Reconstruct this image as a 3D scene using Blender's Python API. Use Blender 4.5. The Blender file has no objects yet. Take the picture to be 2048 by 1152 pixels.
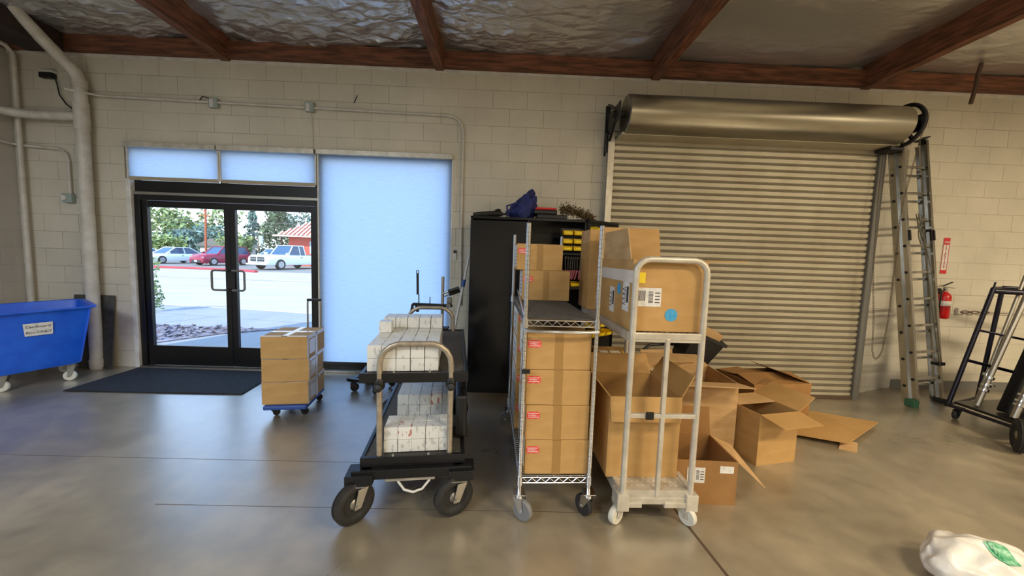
import bpy, bmesh, math, random
from mathutils import Vector, Matrix, noise
random.seed(7)
PI = math.pi
sc = bpy.context.scene
COL = sc.collection
R = math.radians

# ------------------------------------------------------------ camera, light, exposure
cd = bpy.data.cameras.new('camera'); cam = bpy.data.objects.new('camera', cd); COL.objects.link(cam)
cd.sensor_width = 36; cd.lens = 13.008; cd.clip_start = .05; cd.clip_end = 400
def cam_axes(yaw, pitch, roll):
    fw = Vector((math.sin(yaw)*math.cos(pitch), math.cos(yaw)*math.cos(pitch), -math.sin(pitch)))
    r = Vector((math.cos(yaw), -math.sin(yaw), 0)); u = r.cross(fw)
    return r*math.cos(roll)+u*math.sin(roll), -r*math.sin(roll)+u*math.cos(roll), fw
r_, u_, f_ = cam_axes(R(1.23), R(4.88), R(1.97))
cam.matrix_world = Matrix(((r_.x, u_.x, -f_.x, 0), (r_.y, u_.y, -f_.y, -4.547), (r_.z, u_.z, -f_.z, 1.515), (0, 0, 0, 1)))
sc.camera = cam
vs = sc.view_settings
vs.view_transform = 'Standard'; vs.look = 'None'; vs.exposure = 0.0; vs.gamma = 1.0; vs.use_curve_mapping = False

w = bpy.data.worlds.new('sky'); sc.world = w; w.use_nodes = True
nt = w.node_tree; bg = nt.nodes['Background']
tc = nt.nodes.new('ShaderNodeTexCoord'); sx = nt.nodes.new('ShaderNodeSeparateXYZ'); cr = nt.nodes.new('ShaderNodeValToRGB')
nt.links.new(tc.outputs['Generated'], sx.inputs[0]); nt.links.new(sx.outputs[2], cr.inputs[0]); nt.links.new(cr.outputs[0], bg.inputs[0])
cr.color_ramp.elements[0].position = 0.0; cr.color_ramp.elements[0].color = (.93, .98, 1, 1)
cr.color_ramp.elements[1].position = .5; cr.color_ramp.elements[1].color = (.32, .56, 1, 1)
bg.inputs[1].default_value = 3.3
sd = bpy.data.lights.new('sun', 'SUN'); sd.energy = 6.5; sd.angle = R(.6); sd.color = (1, .95, .86)
so = bpy.data.objects.new('sun', sd); COL.objects.link(so)
so.rotation_euler = Vector((.35, .72, -.66)).to_track_quat('-Z', 'Y').to_euler()   # over the roof, onto the street
def shop_or_fill_lamp(x, y, e, c, sxx=1.2, syy=.5, z=3.55):
    l = bpy.data.lights.new('ceiling_or_fill_light', 'AREA'); l.shape = 'RECTANGLE'; l.size = sxx; l.size_y = syy; l.energy = e; l.color = c
    o = bpy.data.objects.new('ceiling_or_fill_light', l); COL.objects.link(o); o.location = (x, y, z)
WARM = (1, .82, .57)
shop_or_fill_lamp(6.6, -4.6, 330, WARM)
shop_or_fill_lamp(2.6, -5.2, 140, WARM)
shop_or_fill_lamp(7.5, -9, 250, WARM)
shop_or_fill_lamp(1.5, -9, 110, (1, .92, .82))
shop_or_fill_lamp(-3.6, -6.5, 340, (.80, .89, 1), 2.4, 2.4, 3.6)  # unseen cool fill, added to brighten the left side of the floor

# ------------------------------------------------------------ materials
def lin(c):
    if isinstance(c, str): c = tuple(int(c[i:i+2], 16)/255 for i in (0, 2, 4))
    return tuple((x/12.92 if x <= .04045 else ((x+.055)/1.055)**2.4) for x in c)+(1,)
MATS = {}
def mat(name, col, rough=.6, metal=0, col2=None, scale=8, bump=0, bscale=40, spec=.5, stretch=(1, 1, 1), detail=4, lo=.35, hi=.65, trans=0, emis=0):
    m = bpy.data.materials.new(name); m.use_nodes = True; n = m.node_tree; b = n.nodes['Principled BSDF']
    b.inputs['Base Color'].default_value = lin(col); b.inputs['Roughness'].default_value = rough; b.inputs['Metallic'].default_value = metal
    b.inputs['Specular IOR Level'].default_value = spec
    if trans: b.inputs['Transmission Weight'].default_value = trans
    tcn = n.nodes.new('ShaderNodeTexCoord'); mp = n.nodes.new('ShaderNodeMapping'); mp.inputs['Scale'].default_value = stretch
    n.links.new(tcn.outputs['Object'], mp.inputs[0])
    if col2:
        t = n.nodes.new('ShaderNodeTexNoise'); t.inputs['Scale'].default_value = scale; t.inputs['Detail'].default_value = detail
        c = n.nodes.new('ShaderNodeValToRGB'); c.color_ramp.elements[0].color = lin(col); c.color_ramp.elements[1].color = lin(col2)
        c.color_ramp.elements[0].position = lo; c.color_ramp.elements[1].position = hi
        n.links.new(mp.outputs[0], t.inputs[0]); n.links.new(t.outputs[0], c.inputs[0]); n.links.new(c.outputs[0], b.inputs['Base Color'])
    if bump:
        t = n.nodes.new('ShaderNodeTexNoise'); t.inputs['Scale'].default_value = bscale; t.inputs['Detail'].default_value = 5
        bp = n.nodes.new('ShaderNodeBump'); bp.inputs['Strength'].default_value = bump; bp.inputs['Distance'].default_value = .01
        n.links.new(mp.outputs[0], t.inputs[0]); n.links.new(t.outputs[0], bp.inputs['Height']); n.links.new(bp.outputs[0], b.inputs['Normal'])
    MATS[name] = m; return m
mat('card', 'bd965c', .75, col2='b28b52', scale=5, stretch=(1, 1, 3), bump=.06, bscale=60)
mat('card_in', 'a97c4c', .85, col2='9c7142', scale=5)
mat('card_pale', 'c9a577', .8, col2='b89563', scale=6, stretch=(1, 1, 4), bump=.06)
mat('card_dark', '9d7442', .8, col2='8d6638', scale=4, bump=.06)
mat('tape', '9f7a43', .5)
mat('clear_tape', 'dcd6d0', .25)
mat('white_paper', 'e4e2dc', .6, col2='c9c7c2', scale=30)
mat('ink', '3a3a3e', .6)
mat('red_label', 'd8372f', .5, col2='e9736b', scale=60, lo=.5, hi=.62)
mat('yellow_label', 'ecd22c', .5)
mat('blue_label', '2b8fc4', .5, col2='4ba4cf', scale=50)
mat('chrome', 'd2d4d6', .2, 1)
mat('zinc', 'a5a299', .42, 1, bump=.05)
mat('alum', 'cfcdc6', .27, 1, col2='aaa8a0', scale=6, stretch=(1, 1, .3))
mat('alum_paint', 'cfc9ba', .42, .35, col2='b9b3a3', scale=14)
mat('steel_dark', '3c3a37', .5, .6, col2='2a2826', scale=12)
mat('black', '131314', .45)
mat('black_gloss', '17181b', .16)
mat('black_metal', '1c1c1d', .34, .3, bump=.05)
mat('rubber', '1f1e1d', .75, col2='2a2927', scale=30)
mat('deck_carpet', '55524d', .85, col2='454340', scale=60, bump=.2, bscale=150)
mat('tan_tube', 'b3a793', .38, .55, col2='9c9180', scale=25)
mat('blue_bin', '0f55cf', .42, col2='1c64dc', scale=6)
mat('blue_plastic', '2a4c96', .5)
mat('wheel_white', 'cfcdbf', .5)
mat('wheel_grey', '77787a', .55)
mat('white_paint', 'd8d6cf', .45, col2='c5c3bb', scale=10)
mat('pipe_paint', 'cbc7bd', .42, col2='b9b4a8', scale=9, bump=.04)
mat('headstrip', 'a69b84', .6)
mat('navy', '182152', .8, col2='232f6e', scale=14, bump=.4, bscale=14)
mat('red', 'c41f22', .5)
mat('ext_red', 'b81414', .25)
mat('yellow', 'e6c112', .45)
mat('maroon_grip', '741a25', .4)
mat('dry_leaf', '6d5c35', .9, col2='4c3d26', scale=25)
mat('berry', '6a1f2a', .6)
mat('wood', '84523a', .7, col2='50321f', scale=6, stretch=(6, .7, 6), bump=.3, bscale=18)
mat('dark_wood', '33231c', .7, col2='22170f', scale=6)
mat('wood_x', '805038', .7, col2='4a2c1c', scale=5, stretch=(.7, 6, 6), bump=.3, bscale=18)
mat('mat_fibre', '23262c', .95, col2='181a1e', scale=30, bump=.5, bscale=220)
mat('rubber_sheet', '4c4c46', .7, col2='3d3e3a', scale=20)
mat('drum', '9b9686', .34, .8, col2='868172', scale=3, stretch=(.4, 3, 3))
mat('slat', 'bdb69f', .48, .15, col2='a89f86', scale=2.2, stretch=(1, 1, .6), lo=.4, hi=.75)
mat('groove', '7d7463', .8)
mat('rust', '5c4a3c', .7, .3)
mat('plastic_bag', 'e4e3dd', .35, col2='d1cec8', scale=6, bump=.5, bscale=16)
mat('green_print', '3f9b6c', .5, col2='8cc4a5', scale=40, lo=.45, hi=.6)
mat('foot_green', '3a6a4e', .7)
mat('film', 'c9c6bd', .2, col2='a39a86', scale=20)
mat('dark_blue_metal', '151426', .35, .3)
mat('netting', '0b0b0d', .9, bump=.5, bscale=60)
mat('grey_base', '6c6b66', .6)
mat('rope', '5b5747', .8)
mat('chain', '6f6450', .45, .7)
mat('asphalt', '77746f', .9, col2='85817b', scale=.6, stretch=(1, 4, 1))
mat('street', 'a29b92', .9, col2='b0a99f', scale=.5, stretch=(.6, 3, 1))
mat('sidewalk', '8f9195', .85, col2='85888d', scale=1.5)
mat('kerb_red', 'b3343c', .7)
mat('kerb', 'c3b5aa', .8)
mat('gravel', '8b8691', .9, col2='5d5963', scale=9, bump=1, bscale=22)
mat('leaf_green', '6b7f48', .7, col2='93a368', scale=.9)
mat('leaf_dark', '47583f', .7, col2='6d7f5d', scale=.9)
mat('leaf_blue', '557066', .7, col2='78938a', scale=.9)
mat('bark', '7a5e45', .9)
mat('pole_wood', 'a4583a', .8)
mat('stucco', 'c8594a', .8)
mat('roof_tile', 'b4432f', .7)
mat('roof_pale', 'e8cbb6', .7)
mat('pane', '9db7cf', .1, 0)
mat('car_white', 'dfe9f2', .2); mat('car_maroon', '8c2340', .2); mat('car_sage', 'b7cdc4', .25); mat('car_dark', '57606c', .3); mat('car_silver', 'c3ccd6', .25)
mat('car_glass', '33506e', .08); mat('car_trim', '2c3036', .5); mat('rim', 'b9bcc0', .35, .5); mat('chrome_soft', 'd8dde0', .2, .7)
mat('grey_plastic', '93a09a', .5)
M = MATS

def shade_mat():
    m = bpy.data.materials.new('shade_fabric'); m.use_nodes = True; n = m.node_tree; n.nodes.clear()
    out = n.nodes.new('ShaderNodeOutputMaterial'); tr = n.nodes.new('ShaderNodeBsdfTranslucent'); df = n.nodes.new('ShaderNodeBsdfDiffuse')
    mx = n.nodes.new('ShaderNodeMixShader'); mx.inputs[0].default_value = .22
    tcn = n.nodes.new('ShaderNodeTexCoord'); mp = n.nodes.new('ShaderNodeMapping'); mp.inputs['Scale'].default_value = (4, 1, 90)
    t = n.nodes.new('ShaderNodeTexNoise'); t.inputs['Scale'].default_value = 2.2; t.inputs['Detail'].default_value = 5
    c = n.nodes.new('ShaderNodeValToRGB'); c.color_ramp.elements[0].position = .3; c.color_ramp.elements[1].position = .6
    c.color_ramp.elements[0].color = (.52, .65, .84, 1); c.color_ramp.elements[1].color = (.60, .73, .90, 1)
    n.links.new(tcn.outputs['Object'], mp.inputs[0]); n.links.new(mp.outputs[0], t.inputs[0]); n.links.new(t.outputs[0], c.inputs[0])
    n.links.new(c.outputs[0], tr.inputs[0]); n.links.new(c.outputs[0], df.inputs[0])
    n.links.new(tr.outputs[0], mx.inputs[1]); n.links.new(df.outputs[0], mx.inputs[2]); n.links.new(mx.outputs[0], out.inputs[0])
    M['shade'] = m
shade_mat()
def glass_mat():
    m = bpy.data.materials.new('clear_glass'); m.use_nodes = True; n = m.node_tree; n.nodes.clear()
    out = n.nodes.new('ShaderNodeOutputMaterial'); t = n.nodes.new('ShaderNodeBsdfTransparent'); g = n.nodes.new('ShaderNodeBsdfGlossy')
    t.inputs[0].default_value = (.95, .97, .97, 1); g.inputs['Roughness'].default_value = .02
    mx = n.nodes.new('ShaderNodeMixShader'); mx.inputs[0].default_value = .05
    n.links.new(t.outputs[0], mx.inputs[1]); n.links.new(g.outputs[0], mx.inputs[2]); n.links.new(mx.outputs[0], out.inputs[0])
    M['glass'] = m
glass_mat()
def film_mat():
    m = bpy.data.materials.new('clear_film'); m.use_nodes = True; n = m.node_tree; n.nodes.clear()
    out = n.nodes.new('ShaderNodeOutputMaterial'); t = n.nodes.new('ShaderNodeBsdfTransparent'); g = n.nodes.new('ShaderNodeBsdfPrincipled')
    g.inputs['Roughness'].default_value = .2; g.inputs['Base Color'].default_value = (.7, .69, .66, 1)
    mx = n.nodes.new('ShaderNodeMixShader'); mx.inputs[0].default_value = .45
    n.links.new(t.outputs[0], mx.inputs[1]); n.links.new(g.outputs[0], mx.inputs[2]); n.links.new(mx.outputs[0], out.inputs[0])
    M['clear_film'] = m
film_mat()
def block_mat(name, axis, c1, c2, cm):
    m = bpy.data.materials.new(name); m.use_nodes = True; n = m.node_tree; b = n.nodes['Principled BSDF']; b.inputs['Roughness'].default_value = .62
    tcn = n.nodes.new('ShaderNodeTexCoord'); sp = n.nodes.new('ShaderNodeSeparateXYZ'); cb = n.nodes.new('ShaderNodeCombineXYZ')
    n.links.new(tcn.outputs['Object'], sp.inputs[0]); n.links.new(sp.outputs[axis], cb.inputs[0]); n.links.new(sp.outputs[2], cb.inputs[1])
    br = n.nodes.new('ShaderNodeTexBrick'); br.inputs['Scale'].default_value = 1; br.inputs['Brick Width'].default_value = .4064; br.inputs['Row Height'].default_value = .2032
    br.inputs['Mortar Size'].default_value = .0035; br.inputs['Mortar Smooth'].default_value = .6; br.offset = .5
    br.inputs['Color1'].default_value = lin(c1); br.inputs['Color2'].default_value = lin(c2); br.inputs['Mortar'].default_value = lin(cm)
    n.links.new(cb.outputs[0], br.inputs['Vector'])
    t = n.nodes.new('ShaderNodeTexNoise'); t.inputs['Scale'].default_value = 1.3; t.inputs['Detail'].default_value = 8; t.inputs['Roughness'].default_value = .65
    n.links.new(tcn.outputs['Object'], t.inputs[0])
    rr = n.nodes.new('ShaderNodeMapRange'); rr.inputs[1].default_value = .3; rr.inputs[2].default_value = .7; rr.inputs[3].default_value = .84; rr.inputs[4].default_value = 1.04
    n.links.new(t.outputs[0], rr.inputs[0])
    # paint fills many joints: fade them in and out with a slow noise
    t2 = n.nodes.new('ShaderNodeTexNoise'); t2.inputs['Scale'].default_value = 1.1; n.links.new(tcn.outputs['Object'], t2.inputs[0])
    r2 = n.nodes.new('ShaderNodeMapRange'); r2.inputs[1].default_value = .35; r2.inputs[2].default_value = .62; r2.inputs[3].default_value = .25; r2.inputs[4].default_value = .9
    n.links.new(t2.outputs[0], r2.inputs[0])
    mx0 = n.nodes.new('ShaderNodeMix'); mx0.data_type = 'RGBA'; mx0.inputs[6].default_value = lin(c1); n.links.new(br.outputs[0], mx0.inputs[7]); n.links.new(r2.outputs[0], mx0.inputs[0])
    mx = n.nodes.new('ShaderNodeMix'); mx.data_type = 'RGBA'; mx.blend_type = 'MULTIPLY'; mx.inputs[0].default_value = 1
    n.links.new(mx0.outputs[2], mx.inputs[6]); n.links.new(rr.outputs[0], mx.inputs[7]); n.links.new(mx.outputs[2], b.inputs['Base Color'])
    t3 = n.nodes.new('ShaderNodeTexNoise'); t3.inputs['Scale'].default_value = 70; t3.inputs['Detail'].default_value = 4; n.links.new(tcn.outputs['Object'], t3.inputs[0])
    ad = n.nodes.new('ShaderNodeMath'); ad.operation = 'SUBTRACT'; n.links.new(t3.outputs[0], ad.inputs[0]); n.links.new(br.outputs['Fac'], ad.inputs[1])
    bp = n.nodes.new('ShaderNodeBump'); bp.inputs['Strength'].default_value = .45; bp.inputs['Distance'].default_value = .008
    n.links.new(ad.outputs[0], bp.inputs['Height']); n.links.new(bp.outputs[0], b.inputs['Normal'])
    M[name] = m
block_mat('block_x', 0, 'c9c3b1', 'cec8b7', '8d8676')
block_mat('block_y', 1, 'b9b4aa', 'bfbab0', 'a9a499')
def floor_mat():
    m = bpy.data.materials.new('concrete_floor'); m.use_nodes = True; n = m.node_tree; b = n.nodes['Principled BSDF']
    tcn = n.nodes.new('ShaderNodeTexCoord')
    t = n.nodes.new('ShaderNodeTexNoise'); t.inputs['Scale'].default_value = .9; t.inputs['Detail'].default_value = 9; t.inputs['Roughness'].default_value = .62; t.inputs['Distortion'].default_value = .6
    n.links.new(tcn.outputs['Object'], t.inputs[0])
    c = n.nodes.new('ShaderNodeValToRGB'); e = c.color_ramp.elements; e[0].position = .28; e[0].color = lin('6f6450'); e[1].position = .72; e[1].color = lin('a4977e')
    x = c.color_ramp.elements.new(.5); x.color = lin('8a7f69')
    n.links.new(t.outputs[0], c.inputs[0])
    t2 = n.nodes.new('ShaderNodeTexNoise'); t2.inputs['Scale'].default_value = 6; t2.inputs['Detail'].default_value = 8; n.links.new(tcn.outputs['Object'], t2.inputs[0])
    mr = n.nodes.new('ShaderNodeMapRange'); mr.inputs[1].default_value = .3; mr.inputs[2].default_value = .7; mr.inputs[3].default_value = .78; mr.inputs[4].default_value = 1.14
    n.links.new(t2.outputs[0], mr.inputs[0])
    mx = n.nodes.new('ShaderNodeMix'); mx.data_type = 'RGBA'; mx.blend_type = 'MULTIPLY'; mx.inputs[0].default_value = 1
    n.links.new(c.outputs[0], mx.inputs[6]); n.links.new(mr.outputs[0], mx.inputs[7])
    # scuffs: rare thin dark marks
    mp = n.nodes.new('ShaderNodeMapping'); mp.inputs['Scale'].default_value = (1.2, 5, 1); mp.inputs['Rotation'].default_value = (0, 0, .4); n.links.new(tcn.outputs['Object'], mp.inputs[0])
    t3 = n.nodes.new('ShaderNodeTexNoise'); t3.inputs['Scale'].default_value = 3.2; t3.inputs['Detail'].default_value = 6; n.links.new(mp.outputs[0], t3.inputs[0])
    r3 = n.nodes.new('ShaderNodeMapRange'); r3.inputs[1].default_value = .68; r3.inputs[2].default_value = .80; r3.inputs[3].default_value = 1; r3.inputs[4].default_value = .68; n.links.new(t3.outputs[0], r3.inputs[0])
    mx2 = n.nodes.new('ShaderNodeMix'); mx2.data_type = 'RGBA'; mx2.blend_type = 'MULTIPLY'; mx2.inputs[0].default_value = 1
    n.links.new(mx.outputs[2], mx2.inputs[6]); n.links.new(r3.outputs[0], mx2.inputs[7]); n.links.new(mx2.outputs[2], b.inputs['Base Color'])
    rr = n.nodes.new('ShaderNodeMapRange'); rr.inputs[1].default_value = .3; rr.inputs[2].default_value = .7; rr.inputs[3].default_value = .24; rr.inputs[4].default_value = .42
    n.links.new(t.outputs[0], rr.inputs[0]); n.links.new(rr.outputs[0], b.inputs['Roughness']); b.inputs['IOR'].default_value = 2.1; b.inputs['Coat Weight'].default_value = .9; b.inputs['Coat Roughness'].default_value = .36; b.inputs['Coat IOR'].default_value = 2.0
    bp = n.nodes.new('ShaderNodeBump'); bp.inputs['Strength'].default_value = .12; bp.inputs['Distance'].default_value = .01
    n.links.new(t2.outputs[0], bp.inputs['Height']); n.links.new(bp.outputs[0], b.inputs['Normal'])
    M['concrete'] = m
floor_mat()
def foil_mat():
    m = bpy.data.materials.new('foil_insulation'); m.use_nodes = True; n = m.node_tree; b = n.nodes['Principled BSDF']
    b.inputs['Base Color'].default_value = lin('dddbd8'); b.inputs['Metallic'].default_value = .75; b.inputs['Roughness'].default_value = .36
    b.inputs['Metallic'].default_value = .8; b.inputs['Roughness'].default_value = .3
    tcn = n.nodes.new('ShaderNodeTexCoord'); L = n.links.new
    def N(kind, scale, st, rot=0):
        mp = n.nodes.new('ShaderNodeMapping'); mp.inputs['Scale'].default_value = st; mp.inputs['Rotation'].default_value = (0, 0, rot); L(tcn.outputs['Object'], mp.inputs[0])
        dn = n.nodes.new('ShaderNodeTexNoise'); dn.inputs['Scale'].default_value = 3; L(mp.outputs[0], dn.inputs[0])
        mm = n.nodes.new('ShaderNodeMix'); mm.data_type = 'RGBA'; mm.inputs[0].default_value = .18; L(mp.outputs[0], mm.inputs[6]); L(dn.outputs['Color'], mm.inputs[7])
        t = n.nodes.new(kind); t.inputs['Scale'].default_value = scale; L(mm.outputs[2], t.inputs['Vector']); return t
    v1 = N('ShaderNodeTexVoronoi', 3.2, (1, 2.2, 1), .35); v1.feature = 'DISTANCE_TO_EDGE'
    v2 = N('ShaderNodeTexVoronoi', 9, (1, 1.8, 1), -.5); v2.feature = 'F1'
    v3 = N('ShaderNodeTexNoise', 30, (1, 2.5, 1)); v3.inputs['Detail'].default_value = 6
    a1 = n.nodes.new('ShaderNodeMath'); a1.operation = 'MULTIPLY_ADD'; a1.inputs[1].default_value = .45; L(v2.outputs['Distance'], a1.inputs[0])
    a0 = n.nodes.new('ShaderNodeMath'); a0.operation = 'MULTIPLY'; a0.inputs[1].default_value = 1.6; L(v1.outputs['Distance'], a0.inputs[0]); L(a0.outputs[0], a1.inputs[2])
    a2 = n.nodes.new('ShaderNodeMath'); a2.operation = 'MULTIPLY_ADD'; a2.inputs[1].default_value = .2; L(v3.outputs[0], a2.inputs[0]); L(a1.outputs[0], a2.inputs[2])
    # the foil is taut and smooth towards the roll-up door side
    sp = n.nodes.new('ShaderNodeSeparateXYZ'); L(tcn.outputs['Object'], sp.inputs[0])
    mr = n.nodes.new('ShaderNodeMapRange'); mr.inputs[1].default_value = .2; mr.inputs[2].default_value = 2.0; mr.inputs[3].default_value = .9; mr.inputs[4].default_value = .16; L(sp.outputs[0], mr.inputs[0])
    bp = n.nodes.new('ShaderNodeBump'); bp.inputs['Distance'].default_value = .035; L(mr.outputs[0], bp.inputs['Strength'])
    L(a2.outputs[0], bp.inputs['Height']); L(bp.outputs[0], b.inputs['Normal'])
    M['foil'] = m
foil_mat()
def product_mat(name, base, inkc, thr):
    m = bpy.data.materials.new(name); m.use_nodes = True; n = m.node_tree; b = n.nodes['Principled BSDF']; b.inputs['Roughness'].default_value = .35
    tcn = n.nodes.new('ShaderNodeTexCoord'); oi = n.nodes.new('ShaderNodeObjectInfo'); va = n.nodes.new('ShaderNodeVectorMath'); va.operation = 'ADD'
    n.links.new(tcn.outputs['Object'], va.inputs[0]); n.links.new(oi.outputs['Random'], va.inputs[1])
    mp = n.nodes.new('ShaderNodeMapping'); mp.inputs['Scale'].default_value = (1, 1, .45); n.links.new(va.outputs[0], mp.inputs[0])
    t = n.nodes.new('ShaderNodeTexNoise'); t.inputs['Scale'].default_value = 45; t.inputs['Detail'].default_value = 1; n.links.new(mp.outputs[0], t.inputs[0])
    c = n.nodes.new('ShaderNodeValToRGB'); c.color_ramp.elements[0].position = thr; c.color_ramp.elements[1].position = thr+.05
    c.color_ramp.elements[0].color = lin(base); c.color_ramp.elements[1].color = lin(inkc)
    n.links.new(t.outputs[0], c.inputs[0]); n.links.new(c.outputs[0], b.inputs['Base Color'])
    M[name] = m
product_mat('product', 'd6d7d2', 'b9bab6', .60)
product_mat('product_red', 'dcdcd6', 'b87a70', .58)

# ------------------------------------------------------------ mesh helper
class MB:
    def __init__(s): s.v = []; s.f = []; s.mi = []; s.k = 0
    def add(s, vs_, fs):
        o = len(s.v); s.v += [Vector(v) for v in vs_]
        for f in fs: s.f.append([i+o for i in f]); s.mi.append(s.k)
        return s
    def box(s, x0, x1, y0, y1, z0, z1):
        return s.add([(x0,y0,z0),(x1,y0,z0),(x1,y1,z0),(x0,y1,z0),(x0,y0,z1),(x1,y0,z1),(x1,y1,z1),(x0,y1,z1)],
                     [(0,3,2,1),(4,5,6,7),(0,1,5,4),(1,2,6,5),(2,3,7,6),(3,0,4,7)])
    def bar(s, a, b, wd, ht, up=(0, 0, 1)):
        a = Vector(a); b = Vector(b); d = (b-a).normalized(); u = Vector(up)
        if abs(d.dot(u)) > .99: u = Vector((0, 1, 0))
        x = d.cross(u).normalized(); z = x.cross(d)
        vv = []
        for p in (a, b):
            for (i, j) in ((-1,-1),(1,-1),(1,1),(-1,1)): vv.append(p+x*i*wd/2+z*j*ht/2)
        return s.add(vv, [(3,2,1,0),(4,5,6,7),(0,1,5,4),(1,2,6,5),(2,3,7,6),(3,0,4,7)])
    def path(s, pts, r, n=10, closed=False, rs=None):
        pts = [Vector(p) for p in pts]; L = len(pts); rings = []
        t0 = (pts[1]-pts[0]).normalized(); a = Vector((0, 0, 1)) if abs(t0.z) < .9 else Vector((1, 0, 0))
        x = t0.cross(a).normalized()
        base = len(s.v)
        for i, p in enumerate(pts):
            if closed: t = (pts[(i+1) % L]-pts[i-1]).normalized()
            else: t = (pts[min(i+1, L-1)]-pts[max(i-1, 0)]).normalized()
            x = (x-t*x.dot(t)).normalized(); y = t.cross(x); rr = rs[i] if rs else r
            for k in range(n):
                th = 2*PI*k/n; s.v.append(p+x*math.cos(th)*rr+y*math.sin(th)*rr)
        for i in range(L if closed else L-1):
            for k in range(n):
                a0 = base+i*n; b0 = base+((i+1) % L)*n
                s.f.append([a0+k, a0+(k+1) % n, b0+(k+1) % n, b0+k]); s.mi.append(s.k)
        if not closed:
            s.f.append([base+k for k in range(n)][::-1]); s.mi.append(s.k)
            s.f.append([base+(L-1)*n+k for k in range(n)]); s.mi.append(s.k)
        return s
    def cyl(s, a, b, r, n=16): return s.path([a, b], r, n)
    def lathe(s, prof, c, axis, n=24, closed=False):
        c = Vector(c); t = Vector(axis).normalized(); a = Vector((0, 0, 1)) if abs(t.z) < .9 else Vector((1, 0, 0))
        x = t.cross(a).normalized(); y = t.cross(x); base = len(s.v); P = len(prof)
        for (r, h) in prof:
            for k in range(n):
                th = 2*PI*k/n; s.v.append(c+t*h+x*math.cos(th)*r+y*math.sin(th)*r)
        for i in range(P if closed else P-1):
            for k in range(n):
                a0 = base+i*n; b0 = base+((i+1) % P)*n
                s.f.append([a0+k, a0+(k+1) % n, b0+(k+1) % n, b0+k]); s.mi.append(s.k)
        if not closed:
            s.f.append([base+k for k in range(n)][::-1]); s.mi.append(s.k)
            s.f.append([base+(P-1)*n+k for k in range(n)]); s.mi.append(s.k)
        return s
    def plate(s, pts, th, nrm=None):
        pts = [Vector(p) for p in pts]; n = len(pts)
        nr = Vector(nrm).normalized() if nrm else (pts[1]-pts[0]).cross(pts[2]-pts[0]).normalized()
        o = nr*th/2
        fs = [list(range(n))[::-1], [i+n for i in range(n)]]+[[i, (i+1) % n, (i+1) % n+n, i+n] for i in range(n)]
        return s.add([p-o for p in pts]+[p+o for p in pts], fs)
    def prism(s, poly, y0, y1):          # polygon in x,z swept along y
        n = len(poly)
        fs = [list(range(n)), [i+n for i in range(n)][::-1]]+[[i, i+n, (i+1) % n+n, (i+1) % n] for i in range(n)]
        return s.add([(p[0], y0, p[1]) for p in poly]+[(p[0], y1, p[1]) for p in poly], fs)
    def grid(s, nu, nv, fn, flip=False):
        base = len(s.v)
        for i in range(nu+1):
            for j in range(nv+1): s.v.append(Vector(fn(i/nu, j/nv)))
        for i in range(nu):
            for j in range(nv):
                a = base+i*(nv+1)+j; q = [a, a+nv+1, a+nv+2, a+1]
                s.f.append(q[::-1] if flip else q); s.mi.append(s.k)
        return s
    def rot(s, rz, c=(0, 0, 0), axis='Z', start=0):
        Mx = Matrix.Translation(c) @ Matrix.Rotation(rz, 4, axis) @ Matrix.Translation(-Vector(c))
        s.v[start:] = [Mx @ v for v in s.v[start:]]; return s
    def shift(s, d): d = Vector(d); s.v = [v+d for v in s.v]; return s
    def build(s, name, mats, parent=None, bevel=0, smooth=False, world=False, loc=None, seg=2):
        me = bpy.data.meshes.new(name)
        off = parent.location if (world and parent) else Vector((0, 0, 0))
        me.from_pydata([tuple(v-off) for v in s.v], [], s.f); 
        if isinstance(mats, (str,)): mats = [mats]
        for m in mats: me.materials.append(M[m])
        for p, k in zip(me.polygons, s.mi): p.material_index = k
        bm = bmesh.new(); bm.from_mesh(me); bmesh.ops.recalc_face_normals(bm, faces=bm.faces); bm.to_mesh(me); bm.free()
        o = bpy.data.objects.new(name, me); COL.objects.link(o)
        if loc: o.location = loc
        if parent: o.parent = parent
        if bevel:
            b = o.modifiers.new('bevel', 'BEVEL'); b.width = bevel; b.segments = seg; b.limit_method = 'ANGLE'; b.angle_limit = R(40)
        if smooth:
            me.shade_smooth()
            if not bevel: me.set_sharp_from_angle(angle=R(38))
        return o
def tag(o, label=None, cat=None, group=None, kind=None):
    if label: o['label'] = label
    if cat: o['category'] = cat
    if group: o['group'] = group
    if kind: o['kind'] = kind
    return o
def empty(name, loc, rz=0):
    o = bpy.data.objects.new(name, None); COL.objects.link(o); o.location = loc; o.rotation_euler = (0, 0, rz); o.empty_display_size = .1
    return o
def thing(name, loc, label, cat, group=None, rz=0): return tag(empty(name, loc, rz), label, cat, group)
def struct(name, mb, mats, **k): return tag(mb.build(name, mats, **k), kind='structure')
def kids(o): return [c for c in bpy.data.objects if c.parent == o]
def copy_tree(o, parent=None):
    c = o.copy(); COL.objects.link(c); c.parent = parent
    for ch in kids(o): copy_tree(ch, c)
    return c
def text_part(body, size, loc, rot, m, parent, name='lettering', align='CENTER', ext=.0006, sx=1):
    cu = bpy.data.curves.new('t', 'FONT'); cu.body = body; cu.size = size; cu.extrude = ext; cu.align_x = align; cu.align_y = 'CENTER'
    to = bpy.data.objects.new('t', cu); COL.objects.link(to)
    me = bpy.data.meshes.new_from_object(to.evaluated_get(bpy.context.evaluated_depsgraph_get()))
    bpy.data.objects.remove(to); bpy.data.curves.remove(cu)
    for v in me.vertices: v.co.x *= sx
    me.materials.clear(); me.materials.append(M[m])
    o = bpy.data.objects.new(name, me); COL.objects.link(o); o.parent = parent; o.location = loc; o.rotation_euler = rot
    return o
def smooth01(t): t = max(0, min(1, t)); return t*t*(3-2*t)
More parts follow.
